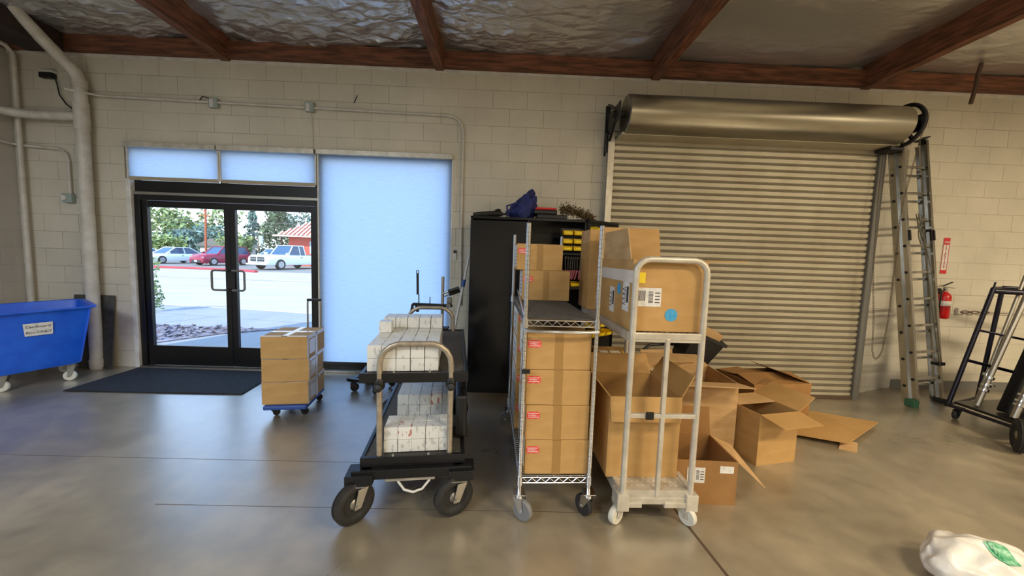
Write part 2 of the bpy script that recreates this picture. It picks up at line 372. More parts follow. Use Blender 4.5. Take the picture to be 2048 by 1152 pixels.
def dip(x, y):     # the slab falls towards the roll-up door
    return -.13*smooth01((x-.95)/.35)*smooth01((5.05-x)/.75)*smooth01((y+1.0)/.85)

# ------------------------------------------------------------ the room
XL, XR, YB = -5.75, 10.5, -13.0
mb = MB()
xs = [XL, -3, -1, .9]+[.9+.1*i for i in range(1, 43)]+[6, 8, XR]
ys = [YB, -8, -4, -2, -1.2]+[-1.2+.1*i for i in range(1, 15)]
ys[-1] = .2
mb.v = [Vector((x, y, dip(x, y))) for x in xs for y in ys]
ny = len(ys)
for i in range(len(xs)-1):
    for j in range(ny-1): mb.f.append([i*ny+j, (i+1)*ny+j, (i+1)*ny+j+1, i*ny+j+1]); mb.mi.append(0)
mb.box(XL-.3, XR+.3, YB-.3, .2, -.5, -.3)
struct('floor', mb, 'concrete', smooth=True)
# saw-cut control joints in the slab
mb = MB()
mb.plate([(1.085, -2.4, .0008), (1.10, -2.4, .0008), (1.20, -3.6, .0008), (1.185, -3.6, .0008)], .001, (0, 0, 1))
mb.box(-3.6, -.9, -1.984, -1.981, .0002, .0006); mb.box(-2.0, .9, -2.462, -2.459, .0002, .0006)
struct('trim_1', mb, 'rust')

WZ = 4.7
mb = MB()
mb.box(XL-.2, -4.51, 0, .2, -.3, WZ); mb.box(-.66, 1.22, 0, .2, -.3, WZ); mb.box(4.40, XR+.2, 0, .2, -.3, WZ)
mb.box(-4.51, -.66, 0, .2, 2.69, WZ); mb.box(1.22, 4.40, 0, .2, 3.0, WZ); mb.box(-4.51, -.66, 0, .2, -.3, 0)
struct('wall_back', mb, 'block_x')
struct('wall_left', MB().box(XL-.2, XL, YB, 0, -.3, WZ), 'block_y')
struct('wall_right', MB().box(XR, XR+.2, YB, 0, -.3, WZ+.3), 'block_y')
struct('wall_front', MB().box(XL, XR, YB-.2, YB, -.3, WZ+.3), 'block_x')
# caulk and paint bead on top of the block
struct('trim_2', MB().box(XL, XR, -.015, 0, 3.628, 3.66), 'white_paint')
# foil-faced insulation, sagging between the rafters
RAF = [-5.72, -3.28, -.83, 1.70, 4.22, 6.7, 9.2]
def foil_z(x, y):
    i = 0
    for k in range(len(RAF)-1):
        if RAF[k] <= x: i = k
    t = (x-RAF[i])/(RAF[i+1]-RAF[i]); t = max(0, min(1, t))
    amp = 1.0 if x < .2 else (.55 if x < 1.7 else .16)
    edge = min(t, 1-t)
    z = 3.885-.035*math.sin(PI*t)-.02*max(0, y+.4)
    z += .05*smooth01((.16-edge)/.16)*.5
    p = Vector((x*1.4, y*3.0, i*7.3))
    n1 = 1-abs(noise.noise(p+Vector((0, 0, 3))))*2.2
    n2 = 1-abs(noise.noise(Vector((x*3.3+y*1.7, y*4.5-x*.8, i*3.1))))*2.4
    n3 = noise.noise(Vector((x*9, y*11, i)))
    z -= amp*(.030*max(0, n1)**3+.022*max(0, n2)**3+.004*n3)
    z += .012*amp*noise.noise(Vector((x*16, y*7, 9+i)))
    return z
mb = MB(); gx = [XL+.035*i for i in range(int((9.0-XL)/.035))]+[9.2, XR]; gy = [-.04-.035*i for i in range(0, 75)]+[-3, -3.6, -5, -8, YB]
mb.v = [Vector((x, y, foil_z(x, y))) for x in gx for y in gy]; ny = len(gy)
for i in range(len(gx)-1):
    for j in range(ny-1): mb.f.append([i*ny+j, i*ny+j+1, (i+1)*ny+j+1, (i+1)*ny+j]); mb.mi.append(0)
ce = struct('ceiling', mb, 'foil', smooth=True)
ce.data.set_sharp_from_angle(angle=PI)
tag(MB().box(XL-.2, XR+.2, YB-.2, .2, 4.02, 4.1).build('roof_deck', 'wood'), kind='structure')
# ledger along the block wall
lg = MB().box(XL, XR, -.09, .0, 3.662, 3.835).build('roof_ledger', 'wood_x', bevel=.006)
tag(lg, 'long stained brown ledger beam bolted along the top of the block wall', 'beam')
tag(MB().box(-5.42, -5.02, YB, -.09, 3.62, 3.90).build('roof_ledger', 'dark_wood', bevel=.006), 'dark brown beam running along the top of the left wall', 'beam')
rl = ['brown roof rafter meeting the wall above the glass double door', 'brown roof rafter with chipped paint above the window shade, second from left',
      'brown roof rafter ending over the left end of the door drum', 'brown roof rafter ending over the ladder, the rightmost in view']
for i, X in enumerate(RAF[1:6]):
    r0 = MB().bar((X, YB, 3.775), (X, -.02, 3.775), .10, .275).build('roof_rafter', 'wood', bevel=.006)
    tag(r0, rl[i] if i < 4 else 'brown roof rafter beyond the right edge of the view', 'rafter', 'roof rafters')
# hanging scrap of wood right
mb = MB().path([(5.27, -.3, 3.88), (5.24, -.3, 3.74), (5.235, -.3, 3.6), (5.2, -.3, 3.41)], .02, 6)
tag(mb.build('hanging_strap', 'rust', smooth=True), 'dark dangling strap hanging from the foil ceiling above the fire extinguisher', 'strap')

# ------------------------------------------------------------ storefront: window, shades, double door
t = empty('window_1', (-1.46, .08, 0)); tag(t, kind='structure')
f = MB(); y0, y1 = .05, .11
f.box(-2.26, -.66, y0, y1, .0, .10); f.box(-2.26, -.66, y0, y1, 2.6, 2.69); f.box(-.72, -.66, y0, y1, .1, 2.6); f.box(-2.26, -2.20, y0, y1, .1, 2.6)
f.build('window_frame', 'black_metal', t, bevel=.003, world=True)
MB().box(-2.2, -.72, .075, .083, .1, 2.6).build('pane', 'glass', t, world=True)
MB().box(-2.27, -.66, -.03, .05, 0, .028).build('window_sill', 'zinc', t, world=True, bevel=.003)
t = empty('window_2', (-3.4, .08, 2.13)); tag(t, kind='structure')
f = MB(); f.box(-4.51, -2.26, y0, y1, 2.13, 2.27); f.box(-4.51, -2.26, y0, y1, 2.62, 2.69); f.box(-4.51, -4.45, y0, y1, 2.27, 2.62); f.box(-3.445, -3.385, y0, y1, 2.27, 2.62); f.box(-2.32, -2.26, y0, y1, 2.27, 2.62)
f.build('window_frame', 'black_metal', t, bevel=.003, world=True)
MB().box(-4.45, -3.445, .075, .083, 2.27, 2.62).build('pane', 'glass', t, world=True)
MB().box(-3.385, -2.32, .075, .083, 2.27, 2.62).build('pane', 'glass', t, world=True)
def shade(x0, x1, z0, label):
    o = thing('roller_shade', ((x0+x1)/2, .0, z0), label, 'window shade', 'roller shades')
    MB().grid(6, 24, lambda u, v: (x0+(x1-x0)*u, .012+.0015*math.sin(v*9), z0+(2.64-z0)*v)).build('shade_fabric', 'shade', o, world=True, smooth=True)
    MB().box(x0-.005, x1+.005, -.055, .03, 2.635, 2.692).build('headrail', 'alum_paint', o, world=True, bevel=.004)
    MB().box(x0, x1, .004, .022, z0-.04, z0+.002).build('hem_bar', 'headstrip' if z0 > 1 else 'black', o, world=True, bevel=.004)
    for x in (x0-.012, x1-.004):
        MB().box(x, x+.016, -.004, .03, z0-.02, 2.64).build('side_channel', 'white_paint', o, world=True)
    return o
shade(-4.475, -3.43, 2.305, 'short blue-white roller shade above the left glass door leaf')
shade(-3.40, -2.29, 2.305, 'short blue-white roller shade above the right glass door leaf')
shade(-2.255, -.665, .13, 'large blue-white roller shade covering the tall window')
tag(MB().box(-4.45, -2.27, .02, .05, 2.10, 2.135).build('trim_3', 'zinc', bevel=.004), kind='structure')
tag(MB().box(-4.51, -4.455, -.005, .12, 0, 2.28).build('trim_4', 'white_paint', bevel=.004), kind='structure')
t = empty('door_1', (-3.35, .08, 0)); tag(t, kind='structure')
f = MB(); f.box(-4.455, -4.39, .03, .13, 0, 2.10); f.box(-2.31, -2.26, .03, .13, 0, 2.10); f.box(-4.39, -2.31, .03, .13, 2.04, 2.10)
f.build('door_frame', 'black_metal', t, world=True, bevel=.003)
for (a, b, hx, s) in ((-4.385, -3.355, -3.40, -1), (-3.345, -2.315, -3.30, 1)):
    f = MB(); st = .062
    f.box(a, a+st, .05, .095, .02, 2.035); f.box(b-st, b, .05, .095, .02, 2.035); f.box(a+st, b-st, .05, .095, .02, .265); f.box(a+st, b-st, .05, .095, 1.96, 2.035)
    lf = f.build('door_leaf', 'black_metal', t, world=True, bevel=.003)
    MB().box(a+st, b-st, .07, .078, .265, 1.96).build('pane', 'glass', lf, world=False).location = -Vector(t.location)
    # pull handle, a rounded rectangle loop
    pts = []; x0 = hx; x1 = hx+s*.145; zz0, zz1, rr = .985, 1.225, .03
    pts = [(x0, .052, zz1), (x0, .0, zz1), (x1-s*rr, .0, zz1)]+[(x1-s*rr+s*rr*math.sin(q), 0, zz1-rr+rr*math.cos(q)) for q in (R(30), R(60), R(90))]
    pts += [(x1-s*rr+s*rr*math.cos(q), 0, zz0+rr-rr*math.sin(q)) for q in (0, R(30), R(60), R(90))]+[(x0, .0, zz0), (x0, .052, zz0)]
    h = MB().path(pts, .0125, 8).build('handle', 'grey_base', lf, smooth=True); h.location = -Vector(t.location)
MB().box(-4.45, -2.26, .0, .2, 0, .014).build('threshold', 'zinc', t, world=True)
lk = MB().box(-3.40, -3.30, .035, .05, 1.0, 1.21).build('lock_plate', 'black', t, world=True, bevel=.004)

# ------------------------------------------------------------ roll-up door
t = empty('door_2', (2.8, -.1, -.12)); tag(t, kind='structure')
mb = MB(); prof = []; z = -.10; k = 0; pitch = .0762
while z < 2.98:
    prof += [(z, 0), (z+.008, -.016), (z+.050, -.020), (z+.057, -.002), (z+.064, -.014), (z+.070, -.002)]
    z += pitch
prof.append((z, 0)); bs = len(mb.v)
for (zz, yy) in prof: mb.v += [Vector((1.2, -.085+yy, zz)), Vector((4.42, -.085+yy, zz))]
for i in range(len(prof)-1): mb.f.append([bs+2*i, bs+2*i+1, bs+2*i+3, bs+2*i+2]); mb.mi.append(1 if i % 6 in (2, 4, 5) else 0)
mb.box(1.2, 4.42, -.08, -.07, -.1, 3.0)
mb.build('curtain', ['slat', 'groove'], t, world=True)
MB().box(1.2, 4.40, -.125, -.06, -.128, -.085).build('bottom_bar', 'rust', t, world=True, bevel=.004)
for x in (1.16, 4.40):
    g = MB(); g.box(x, x+.075, -.135, -.115, -.13, 2.96); g.box(x-.005 if x > 2 else x+.06, x+.01 if x > 2 else x+.075, -.13, -.0, -.13, 2.96); g.box(x, x+.075, -.06, 0, -.13, 2.96)
    g.build('guide', 'grey_base' if x > 2 else 'alum_paint', t, world=True, bevel=.003)
# drum hood
mb = MB(); cz, cy, rad = 3.115, -.34, .205
mb.lathe([(rad-.012, 0), (rad, .01), (rad, 3.08), (rad-.012, 3.09)], (1.27, cy, cz), (1, 0, 0), 40)
mb.build('drum', 'drum', t, world=True, smooth=True)
MB().box(1.25, 4.40, -.345, -.13, 2.905, 2.93).build('hood_lip', 'slat', t, world=True)
for x in (1.17, 4.45):
    b = MB(); b.box(x-.03, x+.03, -.02, 0, 2.75, 3.33); b.box(x-.008, x+.008, -.50, -.02, 3.02, 3.20); b.box(x-.03, x+.03, -.1, -.02, 2.78, 3.0)
    b.bar((x, -.03, 2.82), (x, -.38, 3.1), .03, .03); b.bar((x, -.03, 3.33), (x, -.36, 3.16), .03, .03)
    b.build('bracket', 'black', t, world=True, bevel=.004)
b = MB().cyl((1.13, cy, cz), (1.28, cy, cz), .035); b.cyl((4.34, cy, cz), (4.48, cy, cz), .035); b.build('shaft', 'steel_dark', t, world=True)
b = MB(); n = 40; b.path([(4.42, cy+.215*math.cos(2*PI*i/n), 3.12+.215*math.sin(2*PI*i/n)) for i in range(n)], .022, 8, True)
for a in range(5):
    q = a*2*PI/5+.4; b.bar((4.42, cy, 3.12), (4.42, cy+.2*math.cos(q), 3.12+.2*math.sin(q)), .02, .04, up=(1, 0, 0))
b.lathe([(.06, -.03), (.06, .03)], (4.42, cy, 3.12), (1, 0, 0), 20)
b.build('chain_wheel', 'black', t, world=True, smooth=True)
MB().box(4.30, 4.46, -.34, -.15, 2.86, 2.93).build('chain_guide', 'black', t, world=True, bevel=.006)
MB().box(4.412, 4.416, -.105, -.02, 1.02, 1.13).build('sticker', 'blue_label', t, world=True)
def chain(pts, label, link=.026, r=.0028):
    o = MB(); P = [Vector(p) for p in pts]; seg = []
    for a, b in zip(P[:-1], P[1:]):
        n = max(1, round((b-a).length/(link*.8)))
        for i in range(n): seg.append((a.lerp(b, i/n), (b-a).normalized()))
    for i, (p, d) in enumerate(seg):
        s = Vector((1, 0, 0)) if i % 2 else Vector((0, 1, 0)); s = (s-d*s.dot(d)).normalized()
        q = [p+d*(link/2-.007)*math.copysign(1, math.sin(th))*min(1, abs(math.sin(th))*1.6)+s*.0085*math.cos(th)+d*.007*math.sin(th) for th in [2*PI*(k+.5)/6 for k in range(6)]]
        o.path(q, r, 4, True)
    o = o.build('hand_chain', 'chain'); tag(o, label, 'chain')
    return o
chain([(4.41, -.15, 2.95), (4.36, -.2, 2.3), (4.36, -.24, 1.53), (4.40, -.28, .91), (4.415, -.29, .55), (4.43, -.30, .47), (4.455, -.305, .44), (4.49, -.31, .48), (4.505, -.32, .56), (4.47, -.38, .95), (4.38, -.46, 1.85), (4.36, -.48, 2.2), (4.38, -.52, 2.62), (4.42, -.55, 3.05)],
      'long rusty chain loop hanging from the door wheel beside the ladder')

# ------------------------------------------------------------ pipes and conduit
px, py = -4.86, -.10
mb = MB().path([(px, py, 0), (px, py, 3.10), (px, py, 3.30), (px-.02, py-.02, 3.40), (px-.06, py-.07, 3.48), (px-.12, py-.19, 3.62), (px-.2, py-.5, 3.93)], .060, 20)
mb.lathe([(.068, 0), (.068, .1)], (px, py, .02), (0, 0, 1), 20); mb.lathe([(.067, 0), (.067, .09)], (px, py, 3.24), (0, 0, 1), 20); mb.lathe([(.068, 0), (.068, .3)], (px, py, 2.78), (0, 0, 1), 20)
t = thing('vent_pipe', (px, py, 0), 'thick white painted pipe standing left of the glass door and elbowing into the ceiling', 'pipe')
mb.build('pipe', 'pipe_paint', t, world=True, smooth=True)
MB().path([(px, py, 2.93), (px-.5, py, 2.93), (px-.66, py-.03, 2.93), (px-.75, py-.12, 2.93), (px-.78, py-.3, 2.93), (px-.78, -3.5, 2.93)], .048, 18).build('branch_pipe', 'pipe_paint', t, world=True, smooth=True)
tag(MB().path([(-5.62, -.06, .0), (-5.62, -.06, 3.6), (-5.62, -.12, 3.66), (-5.62, -.3, 3.69)], .024, 14).build('drain_pipe', 'pipe_paint', smooth=True), 'thin white pipe running up the corner behind the blue bin', 'pipe')
tag(MB().path([(-5.70, -.35, 2.98), (-5.70, -.35, 3.88)], .022, 10).build('conduit', 'pipe_paint', smooth=True), 'short white vertical pipe high on the left wall above the branch pipe', 'conduit')
# conduit over the storefront
t = thing('conduit', (-.52, -.03, 2), 'thin painted conduit running above the shades and bending down beside the window', 'conduit')
pts = [(px-.06, -.2, 3.19), (px+.13, -.045, 3.19), (px+.3, -.03, 3.19), (-.72, -.03, 3.135)]+[(-.72+.18*math.sin(R(a)), -.03, 2.955+.18*math.cos(R(a))) for a in (20, 45, 70, 90)]+[(-.54, -.03, 1.9), (-.53, -.03, .9)]
MB().path(pts, .013, 10).build('pipe', 'pipe_paint', t, world=True, smooth=True)
for x, lb in ((-3.43, 'grey square junction box on the conduit above the left door leaf'), (-2.33, 'grey square junction box on the conduit near the top middle of the storefront')):
    o = thing('junction_box', (x, 0, 3.17), lb, 'electrical box', 'conduit junction boxes')
    MB().box(x-.05, x+.05, -.05, 0, 3.11, 3.22).build('box', 'grey_plastic', o, world=True, bevel=.006)
    MB().box(x-.035, x+.01, -.056, -.05, 3.115, 3.20).build('cover', 'white_paint', o, world=True, bevel=.003)
    if x < -3:
        MB().path([(x-.04, -.05, 3.21), (x-.1, -.06, 3.225), (x-.16, -.03, 3.19)], .006, 6).build('cable', 'black', o, world=True, smooth=True)
    else: MB().path([(x+.0, -.03, 3.11), (x+.02, -.01, 2.98), (x+.02, -.01, 2.7)], .004, 6).build('cable', 'pipe_paint', o, world=True, smooth=True)
# alarm bell box with conduit at left
t = thing('weatherproof_outlet', (-5.15, 0, 2.02), 'round-faced weatherproof outlet box with conduit on the wall left of the white pipe', 'electrical box')
MB().box(-5.20, -5.09, -.055, 0, 1.965, 2.07).build('box', 'grey_plastic', t, world=True, bevel=.008)
MB().lathe([(.03, 0), (.03, .02), (.018, .025)], (-5.165, -.05, 2.02), (0, -1, 0), 16).build('cover', 'white_paint', t, world=True, smooth=True)
MB().path([(-5.12, -.03, 2.07), (-5.12, -.03, 2.46)]+[(-5.24+.12*math.cos(R(a)), -.03, 2.46+.12*math.sin(R(a))) for a in (30, 60, 90)]+[(-5.6, -.03, 2.6), (-5.71, -.06, 2.61), (-5.72, -2.5, 2.63)], .013, 8).build('conduit', 'pipe_paint', t, world=True, smooth=True)
t = thing('speaker_box', (-5.3, 0, 3.4), 'small white and black device with a drooping wire near the ceiling corner', 'wall device')
MB().box(-5.36, -5.22, -.06, 0, 3.36, 3.42).build('body', 'black', t, world=True, bevel=.006)
MB().box(-5.37, -5.21, -.05, 0, 3.42, 3.45).build('cover', 'white_paint', t, world=True, bevel=.006)
MB().path([(-5.23, -.03, 3.44), (-5.19, -.03, 3.3), (-5.17, -.03, 3.18), (-5.1, -.03, 3.08), (-4.98, -.03, 3.0), (-4.9, -.03, 2.98)], .007, 6).build('cable', 'black', t, world=True, smooth=True)
t = thing('shade_remote', (-.6, 0, 1.5), 'small white and black remote holder on the wall right of the large shade', 'remote control')
MB().box(-.63, -.59, -.02, 0, 1.45, 1.53).build('body', 'white_paint', t, world=True, bevel=.004); MB().box(-.628, -.592, -.024, -.018, 1.53, 1.565).build('screen', 'black', t, world=True)
tag(MB().bar((-1.83, -.003, 3.24), (-1.79, -.003, 3.33), .006, .012, up=(0, 1, 0)).build('wall_crack', 'black'), 'dark slanted chip in the block wall above the large shade', 'wall damage')
# rubber sheet leaning behind the pipe
t = MB().plate([(-5.2, -.09, 0), (-4.69, -.09, 0), (-4.69, -.015, .88), (-5.17, -.015, .88)], .012).build('rubber_sheet', 'rubber_sheet', bevel=.003)
tag(t, 'dark grey textured rubber sheet leaning on the wall behind the white pipe', 'sheet')

# ------------------------------------------------------------ door mat
t = MB().plate([(-4.42, -.83, .008), (-2.66, -.80, .008), (-2.72, -.07, .008), (-4.42, -.05, .008)], .012, (0, 0, 1)).build('door_mat', 'mat_fibre', bevel=.004)
tag(t, 'large black entrance mat on the floor in front of the glass doors', 'mat')

# ------------------------------------------------------------ casters and wheels
def caster(parent, x, y, top, Rw, ang, wm='rubber', fm='chrome', tw=.032, hub='wheel_grey', off=.03):
    d = Vector((math.cos(ang), math.sin(ang), 0)); ax = Vector((-d.y, d.x, 0)); c = Vector((x, y, 0))+d*off; c.z = Rw
    m = MB(); m.box(x-.035, x+.035, y-.035, y+.035, top-.006, top); m.cyl((x, y, top-.03), (x, y, top-.004), .022, 14)
    tp = Vector((x, y, top-.03))
    m.plate([tp+d*.03+ax*(tw/2+.006), tp-d*.03+ax*(tw/2+.006), tp-d*.03-ax*(tw/2+.006), tp+d*.03-ax*(tw/2+.006)], .005, (0, 0, 1))
    for s in (-1, 1):
        o = ax*s*(tw/2+.006); q = c+o
        m.plate([tp+d*.032+o, tp-d*.032+o, q-d*.014-Vector((0, 0, .008)), q+d*.014-Vector((0, 0, .008))], .004, ax)
    m.cyl(c-ax*(tw/2+.014), c+ax*(tw/2+.014), .007, 8)
    f = m.build('caster', fm, parent, smooth=True)
    wmb = MB(); wmb.lathe([(Rw*.62, -tw/2), (Rw*.92, -tw/2), (Rw, -tw*.28), (Rw, tw*.28), (Rw*.92, tw/2), (Rw*.62, tw/2)], c, ax, 28)
    wmb.k = 1; wmb.lathe([(Rw*.2, -tw*.42), (Rw*.66, -tw*.3), (Rw*.66, tw*.3), (Rw*.2, tw*.42)], c, ax, 20)
    wmb.build('wheel', [wm, hub], f, smooth=True)
    return f
def big_wheel(parent, c, ax, Rw, tw, name='wheel'):
    c = Vector(c); ax = Vector(ax).normalized()
    m = MB(); n = 10; rc = Rw-tw/2
    prof = [(rc+tw/2*math.cos(2*PI*i/n), tw*.5*math.sin(2*PI*i/n)) for i in range(n)]
    m.lathe(prof, c, ax, 36, closed=True)
    # tread ribs
    for s in (-.25, 0, .25): m.lathe([(Rw-.004, tw*s-.004), (Rw+.0015, tw*s-.003), (Rw+.0015, tw*s+.003), (Rw-.004, tw*s+.004)], c, ax, 36)
    wv = m.build(name, 'rubber', parent, smooth=True)
    h = MB(); h.lathe([(rc-tw*.3, -.016), (rc*.55, -.005), (rc*.3, -.025), (rc*.14, -.03), (rc*.14, .03), (rc*.3, .025), (rc*.55, .005), (rc-tw*.3, .016)], c, ax, 24)
    h.build('hub', 'zinc', wv, smooth=True)
    return wv

# ------------------------------------------------------------ blue laundry bin
t = thing('rolling_bin', (-4.6, -.75, 0), 'large blue plastic rolling bin with a handwritten paper sign by the left wall', 'bin')
# front-left bottom, front-right bottom, rear-right, rear-left ; bottom then rim
bb = [(-4.93, -.98, .17), (-4.58, -.50, .20), (-5.05, -.14, .2), (-5.45, -.70, .17)]
bt = [(-4.92, -1.16, .78), (-4.37, -.56, .82), (-5.02, -.10, .82), (-5.66, -.72, .78)]
def ring(ps, off):
    c = sum((Vector(p) for p in ps), Vector())/4; out = []
    for i in range(4):
        a = Vector(ps[i-1]); p = Vector(ps[i]); b = Vector(ps[(i+1) % 4])
        d1 = (a-p); d2 = (b-p)
        rr = .07
        q = p+(p-c).normalized()*off
        out += [q+d1.normalized()*rr, q+(d1.normalized()+d2.normalized())*rr*.3, q+d2.normalized()*rr]
    return out
rb, rt = ring(bb, 0), ring(bt, 0)
m = MB(); rings = [rb]+[[a.lerp(b, k/8) for a, b in zip(rb, rt)] for k in range(1, 8)]+[rt, ring(bt, .05), [p+Vector((0, 0, .02)) for p in ring(bt, .055)], [p+Vector((0, 0, .02)) for p in ring(bt, .0)], [p+Vector((0, 0, .02)) for p in ring(bb, -.02)]]
base = 0
for rg in rings: m.v += rg
for i in range(len(rings)-1):
    for k in range(12): m.f.append([i*12+k, i*12+(k+1) % 12, (i+1)*12+(k+1) % 12, (i+1)*12+k]); m.mi.append(0)
m.f.append(list(range(12))[::-1]); m.mi.append(0); m.f.append([(len(rings)-1)*12+k for k in range(12)]); m.mi.append(0)
m.build('tub', 'blue_bin', t, world=True, bevel=.006, smooth=True)
for (x, y) in ((-4.93, -.86), (-4.68, -.50), (-5.02, -.25), (-5.36, -.68)):
    caster(t, x-t.location.x, y-t.location.y, .195, .055, R(200), wm='wheel_white', fm='zinc', hub='wheel_grey')
def face(u, v): return (Vector(bb[0]).lerp(Vector(bb[1]), u)).lerp(Vector(bt[0]).lerp(Vector(bt[1]), u), v)
cs = [face(.43, .62), face(.67, .62), face(.67, .83), face(.43, .83)]
e = (cs[1]-cs[0]+cs[2]-cs[3]).normalized(); upv = (cs[3]-cs[0]+cs[2]-cs[1]); upv = (upv-e*upv.dot(e)).normalized(); nn = e.cross(upv); c0 = sum(cs, Vector())/4
sg = MB().plate([c+nn*.014 for c in cs], .002, nn).build('paper_sign', 'white_paper', t, world=True)
rotm = Matrix((e, upv, nn)).transposed().to_euler()
for k, tx in ((.03, 'Cardboard'), (-.03, 'Box ONLY')):
    text_part(tx, .036, c0+upv*k+nn*.0165-t.location, rotm, 'ink', sg, 'lettering')

# ------------------------------------------------------------ cartons
def carton(label, group, w_, d_, h_, loc, rz=0, m='card', red=False, tape_front=True, side_paper=False, cat='cardboard box', name='cardboard_box', white_tape=False):
    t = thing(name, loc, label, cat, group, rz)
    MB().box(-w_/2, w_/2, 0, d_, 0, h_).build('carton', m, t, bevel=.004)
    tp = MB(); a = .024 if not white_tape else .025
    tm = 'clear_tape' if white_tape else 'tape'
    if tape_front: tp.box(-a, a, -.0012, 0, 0, h_)
    tp.box(-a, a, -.001, d_, h_, h_+.001)
    if white_tape: tp.box(w_/2, w_/2+.0008, .05, d_*.42, h_*.15, h_*.8); tp.box(-w_/2, w_/2, d_*.45, d_*.45+.05, h_, h_+.0015); tp.box(w_/2, w_/2+.001, d_*.45, d_*.45+.05, 0, h_); tp.box(-w_/2, w_/2, 0, .025, h_, h_+.001); tp.box(w_/2, w_/2+.001, 0, d_, h_-.03, h_); tp.box(w_/2, w_/2+.001, 0, .03, 0, h_)
    tp.build('tape', tm, t)
    if red:
        l = MB().box(-w_/2+.008, -w_/2+.082, -.0015, 0, h_*.62, h_*.62+.042).build('sticker', 'red_label', t)
        pr = MB()
        for i in range(3): pr.box(-w_/2+.014, -w_/2+.074-.012*(i % 2), -.002, -.0015, h_*.62+.008+.011*i, h_*.62+.012+.011*i)
        pr.build('print', 'white_paper', l)
    if side_paper:
        l = MB().box(-w_/2-.0015, -w_/2, .05, d_-.04, h_*.1, h_*.95).build('packing_slip', 'white_paper', t)
        pr = MB()
        for i in range(5): pr.box(-w_/2-.002, -w_/2-.0015, .07, .07+(d_-.14)*random.uniform(.4, 1), h_*(.2+.13*i), h_*(.25+.13*i))
        pr.build('print', 'grey_base', l)
    return t
def flap(parent, hinge, along, outd, ln, wid, ang, m, skew=.0):
    # hinge centre, unit along, unit outward, length of hinge, flap width; ang 0 = straight up, 90 = out level
    a = Vector(along); o = Vector(outd)*math.sin(R(ang))+Vector((0, 0, 1))*math.cos(R(ang)); h = Vector(hinge)
    p = [h-a*ln/2, h+a*ln/2, h+a*(ln/2-skew)+o*wid, h-a*(ln/2-skew)+o*wid]
    return MB().plate(p, .005).build('flap', m, parent, bevel=.001)
def open_carton(label, w_, d_, h_, loc, rz=0, fl=(150, 0, 60, 60), m='card', group='open empty cartons', fw=None, cat='cardboard box'):
    t = thing('open_box', loc, label, cat, group, rz); e = .006
    b = MB(); b.box(-w_/2, w_/2, 0, e, 0, h_); b.box(-w_/2, w_/2, d_-e, d_, 0, h_); b.box(-w_/2, -w_/2+e, e, d_-e, 0, h_); b.box(w_/2-e, w_/2, e, d_-e, 0, h_); b.box(-w_/2+e, w_/2-e, e, d_-e, 0, e)
    b.build('carton', m, t)
    fw = fw or d_/2
    F, B, L, Rr = fl
    if F is not None: flap(t, (0, 0, h_), (1, 0, 0), (0, -1, 0), w_, fw, F, m, .006)
    if B is not None: flap(t, (0, d_, h_), (1, 0, 0), (0, 1, 0), w_, fw, B, m, .006)
    if L is not None: flap(t, (-w_/2, d_/2, h_), (0, 1, 0), (-1, 0, 0), d_, fw, L, m, .012)
    if Rr is not None: flap(t, (w_/2, d_/2, h_), (0, 1, 0), (1, 0, 0), d_, fw, Rr, m, .012)
    return t
def shipping_label(parent, x0, x1, z0, z1, y, rzl=0, face='f', bars=True):
    # a paper label on the front (face f) or left side (face l)
    def bx(mb, a, b, c, d, dy):
        if face == 'f': mb.box(a, b, y-dy, y-dy+.0008, c, d)
        else: mb.box(y-dy, y-dy+.0008, a, b, c, d)
    l = MB(); bx(l, x0, x1, z0, z1, .001); l = l.build('shipping_label', 'white_paper', parent)
    p = MB(); wx = x1-x0; hz = z1-z0; random.seed(int((x0+z0)*9999))
    for i in range(12): bx(p, x0+wx*(.08+.025*i), x0+wx*(.08+.025*i+random.uniform(.006, .016)), z0+hz*.3, z0+hz*.85, .0018)
    for i in range(10): bx(p, x0+wx*.5, x0+wx*.68, z0+hz*(.2+.065*i), z0+hz*(.2+.065*i+random.uniform(.02, .04)), .0018)
    for i in range(4): bx(p, x0+wx*.75, x0+wx*.94, z0+hz*(.2+.17*i), z0+hz*(.25+.17*i), .0018)
    p.build('print', 'ink', l)
    return l

# dolly with three boxes
rz = R(8)
t = thing('dolly', (-1.90, -1.27, 0), 'low blue plastic dolly with a raised telescoping handle under three stacked boxes', 'dolly', rz=rz)
MB().box(-.20, .16, -.06, .42, .085, .125).build('platform', 'blue_plastic', t, bevel=.012)
for x, y in ((-.14, .04), (.10, .04), (-.14, .38), (.11, .38)): caster(t, x, y, .086, .03, R(30), fm='black', hub='black', tw=.02, off=.012)
h = MB(); h.path([(.0, .445, .12), (.0, .445, .98), (.004, .445, 1.0), (.02, .445, 1.012), (.105, .445, 1.012), (.12, .445, 1.0), (.124, .445, .98), (.124, .445, .12)], .009, 8)
h.build('handle', 'zinc', t, smooth=True)
MB().box(-.005, .13, .43, .46, 1.0, 1.024).build('grip', 'black', t, bevel=.006)
dr = Matrix.Rotation(rz, 3, 'Z')
for i, (dx, lb) in enumerate(((-.005, 'brown box at the bottom of the stack on the blue dolly'), (.0, 'brown box in the middle of the stack on the blue dolly'), (-.008, 'brown box on top of the dolly stack with crossing clear tape'))):
    p = Vector((-1.90, -1.27, 0))+dr @ Vector((-.02+dx, -.03, .127+.207*i))
    carton(lb, 'boxes on the blue dolly', .385, .42, .203, p, rz+R((0, 2, -1)[i]), white_tape=True, tape_front=False)

